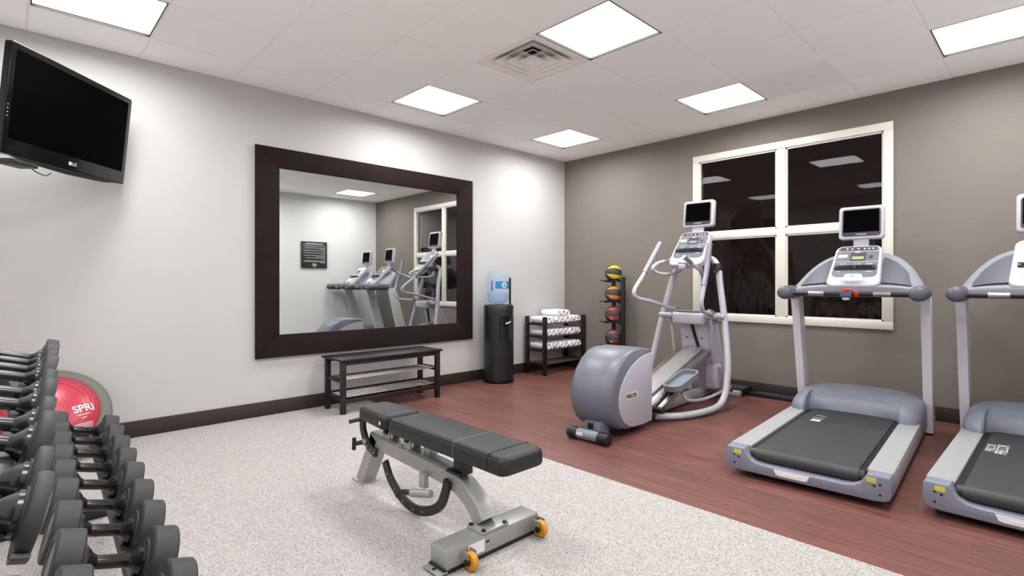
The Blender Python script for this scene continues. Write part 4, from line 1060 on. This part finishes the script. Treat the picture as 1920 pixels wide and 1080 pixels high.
for y, z in ((0.72, 0.142), (0.65, 0.082), (0.57, 0.046), (0.48, 0.032), (0.40, 0.046)): MB().lathe([(0.006, 0), (0.006, 0.002)], (-0.0625, y, z), (-1, 0, 0), 8).build('arc_hole', 'bare_steel', a2)
MB().box((-0.055, 0.40, 0.195), (0.03, 0.045, 0.07), 0.006).build('pin_bracket', 'steel_silver', t)
MB().cyl((-0.055, 0.34, 0.145), (-0.085, 0.46, 0.125), 0.018, 14).build('pin_sleeve', 'steel_silver', t)
b_ = MB(); b_.cyl((-0.085, 0.46, 0.125), (-0.095, 0.52, 0.115), 0.013, 12); b_.tube([(-0.095, 0.515, 0.118), (-0.10, 0.54, 0.11), (-0.10, 0.565, 0.085)], 0.010, 10, 4); b_.build('pull_pin', 'black_plastic', t)

# ------------------------------------------------------------------ balance dome leaning on the wall
lean = R(36)
t = thing('balance_trainer', 'red rubber balance dome on a grey ring leaning against the white wall', 'balance ball', (-5.305, -0.45, 0))
ax = Vector((0, -math.cos(lean), math.sin(lean)))           # dome points out and up
RR = 0.32
RC = Vector((0, 0.228, 0.279))
rg = MB(); rg.lathe([(RR-0.074, 0.040), (RR-0.064, 0.046), (RR-0.02, 0.042), (RR-0.004, 0.025), (RR, 0.0), (RR-0.006, -0.025), (RR-0.03, -0.035), (0.1, -0.035)], RC, ax, 56); rg.build('platform_ring', 'ring_grey', t, 50)
DR, DH = RR-0.066, 0.125
prof = [(DR*math.cos(a), 0.03+DH*math.sin(a)) for a in [PI/2*k/14 for k in range(14)]] + [(0.004, 0.03+DH)]
MB().lathe(prof, RC, ax, 56).build('dome', 'spri_red', t, 60); dome = t.children[-1]
for k in (3, 4.5, 6, 7.5):
    a = PI/2*k/14; r_ = DR*math.cos(a); h_ = 0.03+DH*math.sin(a)
    MB().lathe([(r_+0.0015, h_-0.0015), (r_+0.002, h_), (r_+0.0005, h_+0.0015)], RC, ax, 56, False).build('groove', 'ball_maroon', dome)
zx = Vector((1, 0, 0)); zu = ax.cross(zx)*-1
if zu.z < 0: zu = -zu
def on_dome(u, v):
    # u,v: metres across the dome seen along its axis
    r_ = math.sqrt(u*u+v*v); h_ = 0.03+DH*math.sqrt(max(0, 1-(r_/DR)**2))
    return RC + zx*u + zu*v + ax*(h_+0.002)
def dome_text(nm, body, size, u0, v0, rot, **k):
    vs, fs = text_mesh(body, size, **k); b_ = MB(); c_, s_ = math.cos(rot), math.sin(rot)
    b_.add([on_dome(u0+p.x*c_-p.y*s_, v0+p.x*s_+p.y*c_) for p in vs], fs); b_.build(nm, 'print_grey', dome, 0)
dome_text('brand_letters', 'SPRI', 0.064, 0.155, -0.035, R(16), bold=0.0015)
for k, (v, l) in enumerate(((-0.01, 0.07), (-0.03, 0.03), (-0.065, 0.10), (-0.075, 0.10), (-0.085, 0.10))):
    b_ = MB(); n = 6; c_, s_ = math.cos(R(18)), math.sin(R(18)); P = []
    for i in range(n+1):
        for e_ in (-0.0022, 0.0022):
            x, y = -l/2+l*i/n, e_; P.append(on_dome(0.155+x*c_-y*s_, v-0.065+x*s_+y*c_))
    b_.add(P, [(2*i, 2*i+1, 2*i+3, 2*i+2) for i in range(n)]); b_.build('print_line', 'print_grey', dome, 0)

# ------------------------------------------------------------------ dumbbell rack and dumbbells
def UV(u, v, z): return Vector((CAM.x+u, CAM.y+v, z))
SLOPE = 0.042
rowdir = Vector((SLOPE, 1, 0)).normalized()
TILT = R(15)
acr = Vector((rowdir.y*math.cos(TILT), -rowdir.x*math.cos(TILT), -math.sin(TILT)))   # along a handle, toward the room, sloping down
nrm = acr.cross(rowdir); nrm = -nrm if nrm.z < 0 else nrm
def head_top(px, py, v):
    d = ray(px, py); return CAM + d*(v/d.y)
LOWPX = [(340, 1047), (313, 987), (287, 938), (269, 900), (253, 867), (240, 840), (229, 815), (220, 795), (209, 778)]
UPPPX = [(89, 892), (86, 834), (94, 772), (92, 744), (100, 708), (98, 691), (101, 665), (101, 650), (101, 644), (99, 637)]
LOW = dict(V=[(2.204+0.3445*k)*0.61 for k in range(9)], r=[0.075]*9, th=[0.056]*9, half=0.092, px=LOWPX)
UPP = dict(V=[0.98, 1.13, 1.38, 1.555, 1.80, 1.98, 2.29, 2.49, 2.69, 2.87], r=[0.055, 0.055, 0.066, 0.066, 0.074, 0.074, 0.081, 0.081, 0.085, 0.085], th=[0.020, 0.020, 0.025, 0.025, 0.029, 0.029, 0.034, 0.034, 0.040, 0.040], half=0.098, px=UPPPX)
for T_ in (LOW, UPP):
    P_ = []
    for k, v in enumerate(T_['V']):
        P_.append(head_top(*T_['px'][k], v)-acr*T_['half']-nrm*T_['r'][k])
    # dumbbells sit on straight rails: fit one line through the measured seats
    n = len(P_); vm = sum(p.y for p in P_)/n; sv = sum((p.y-vm)**2 for p in P_)
    T_['fit'] = [(sum(p[i] for p in P_)/n, sum((p.y-vm)*(p[i]) for p in P_)/sv) for i in (0, 2)]; T_['vm'] = vm
    T_['fit'][1] = (T_['fit'][1][0], 0.0)
def ctr(tier, v):
    y = CAM.y+v; q = y-tier['vm']; return Vector((tier['fit'][0][0]+tier['fit'][0][1]*q, y, tier['fit'][1][0]))
V0, V1 = 0.84, 3.22
t = thing('dumbbell_rack', 'dark metal two-tier dumbbell rack along the left side', 'dumbbell rack', UV(-0.05+SLOPE*2, 2.0, 0))
OFF = Vector(t.location)
def rb(p): return Vector(p)-OFF
for tier in (LOW, UPP):
    rmin = min(tier['r'])
    for s in (-1, 1):
        d = acr*(s*0.055)-nrm*(rmin*0.62)
        MB().bar(rb(ctr(tier, V0)+d), rb(ctr(tier, V1)+d), 0.03, 0.022, 0.003, nrm).build('tier_rail', 'rack_metal', t)
    for v, r_, th in zip(tier['V'], tier['r'], tier['th']):
        for s in (-1, 1):
            c_ = ctr(tier, v)+acr*(s*tier['half'])
            pts = []
            for k in range(7):
                a = R(-50+100*k/6); pts.append(rb(c_-nrm*(math.cos(a)*(r_+0.005))+rowdir*(math.sin(a)*(r_+0.005))))
            MB().sweep(pts, min(0.03, th), 0.006, acr, 1).build('saddle', 'black_plastic', t)
for v in (V0, V1):
    lo, up_ = ctr(LOW, v), ctr(UPP, v)
    f0 = Vector((lo.x+0.12, lo.y, 0.0)); b0 = Vector((up_.x-0.20, up_.y, 0.0))
    MB().bar(rb(b0+Vector((0, 0, 0.03))), rb(f0+Vector((0, 0, 0.03))), 0.05, 0.06, 0.005).build('foot_rail', 'rack_metal', t)
    MB().bar(rb(Vector((lo.x-0.02, lo.y, 0.03))), rb(Vector((up_.x-0.12, up_.y, 0.86))), 0.05, 0.07, 0.006, (0, 1, 0)).build('end_post', 'rack_metal', t)
    for tier in (LOW, UPP):
        c_ = ctr(tier, v)-nrm*(tier['r'][0]*0.62+0.012)
        MB().bar(rb(c_-acr*0.12), rb(c_+acr*0.10), 0.04, 0.03, 0.004, nrm).build('end_arm', 'rack_metal', t)
def dumbbell(r, half, th, nm):
    o = thing('dumbbell', nm, 'dumbbell')
    hx0 = half-th/2
    prof = [(0.0145, -hx0+0.028), (0.0155, -0.03), (0.016, 0.0), (0.0155, 0.03), (0.0145, hx0-0.028)]
    h = MB(); h.lathe(prof, (0, 0, 0), (1, 0, 0), 16)
    for s in (-1, 1):
        h.lathe([(0.0145, hx0-0.034), (0.022, hx0-0.022), (min(0.034, r*0.5), hx0-0.012), (min(0.038, r*0.56), hx0-0.010), (min(0.038, r*0.56), hx0-0.002)], (0, 0, 0), (s, 0, 0), 18)
    h.build('handle', 'dumbbell_black', o, 40)
    for s in (-1, 1):
        b_ = MB(); b_.lathe([(0.036, hx0-0.004), (r*0.62, hx0-0.004), (r*0.64, hx0-0.001), (r*0.86, hx0+0.001), (r*0.90, hx0+0.001), (r*0.955, hx0+0.002), (r, hx0+0.006), (r, hx0+th-0.004), (r*0.955, hx0+th), (r*0.7, hx0+th), (r*0.68, hx0+th-0.003)], (0, 0, 0), (s, 0, 0), 32)
        hd = b_.build('head', 'rubber_dark', o, 40)
        b_ = MB(); b_.lathe([(r*0.66, hx0+th-0.006), (r*0.66, hx0+th-0.002), (0.01, hx0+th-0.0015)], (0, 0, 0), (s, 0, 0), 24); b_.build('end_cap', 'dumbbell_black', hd)
    return o
def orient(o, c_):
    y = rowdir; x = acr; z = x.cross(y)
    M = Matrix((x, y, z)).transposed().to_4x4(); M.translation = c_
    o.matrix_basis = M
cnt = ['nearest', 'second nearest', 'third nearest', 'fourth nearest', 'fifth nearest', 'sixth nearest', 'seventh nearest', 'eighth nearest', 'ninth nearest', 'farthest']
for tier, nm in ((LOW, 'lower'), (UPP, 'upper')):
    n = len(tier['V']); proto = {}
    for k, v in enumerate(tier['V']):
        key = tier['r'][k]
        if key in proto: o = clone(proto[key])
        else: o = proto[key] = dumbbell(key, tier['half'], tier['th'][k], '')
        orient(o, ctr(tier, v))
        tag(o, 'black rubber dumbbell, %s on the %s tier of the rack' % ('farthest' if k == n-1 else cnt[k], nm), 'dumbbell', 'dumbbells on the %s tier' % nm)
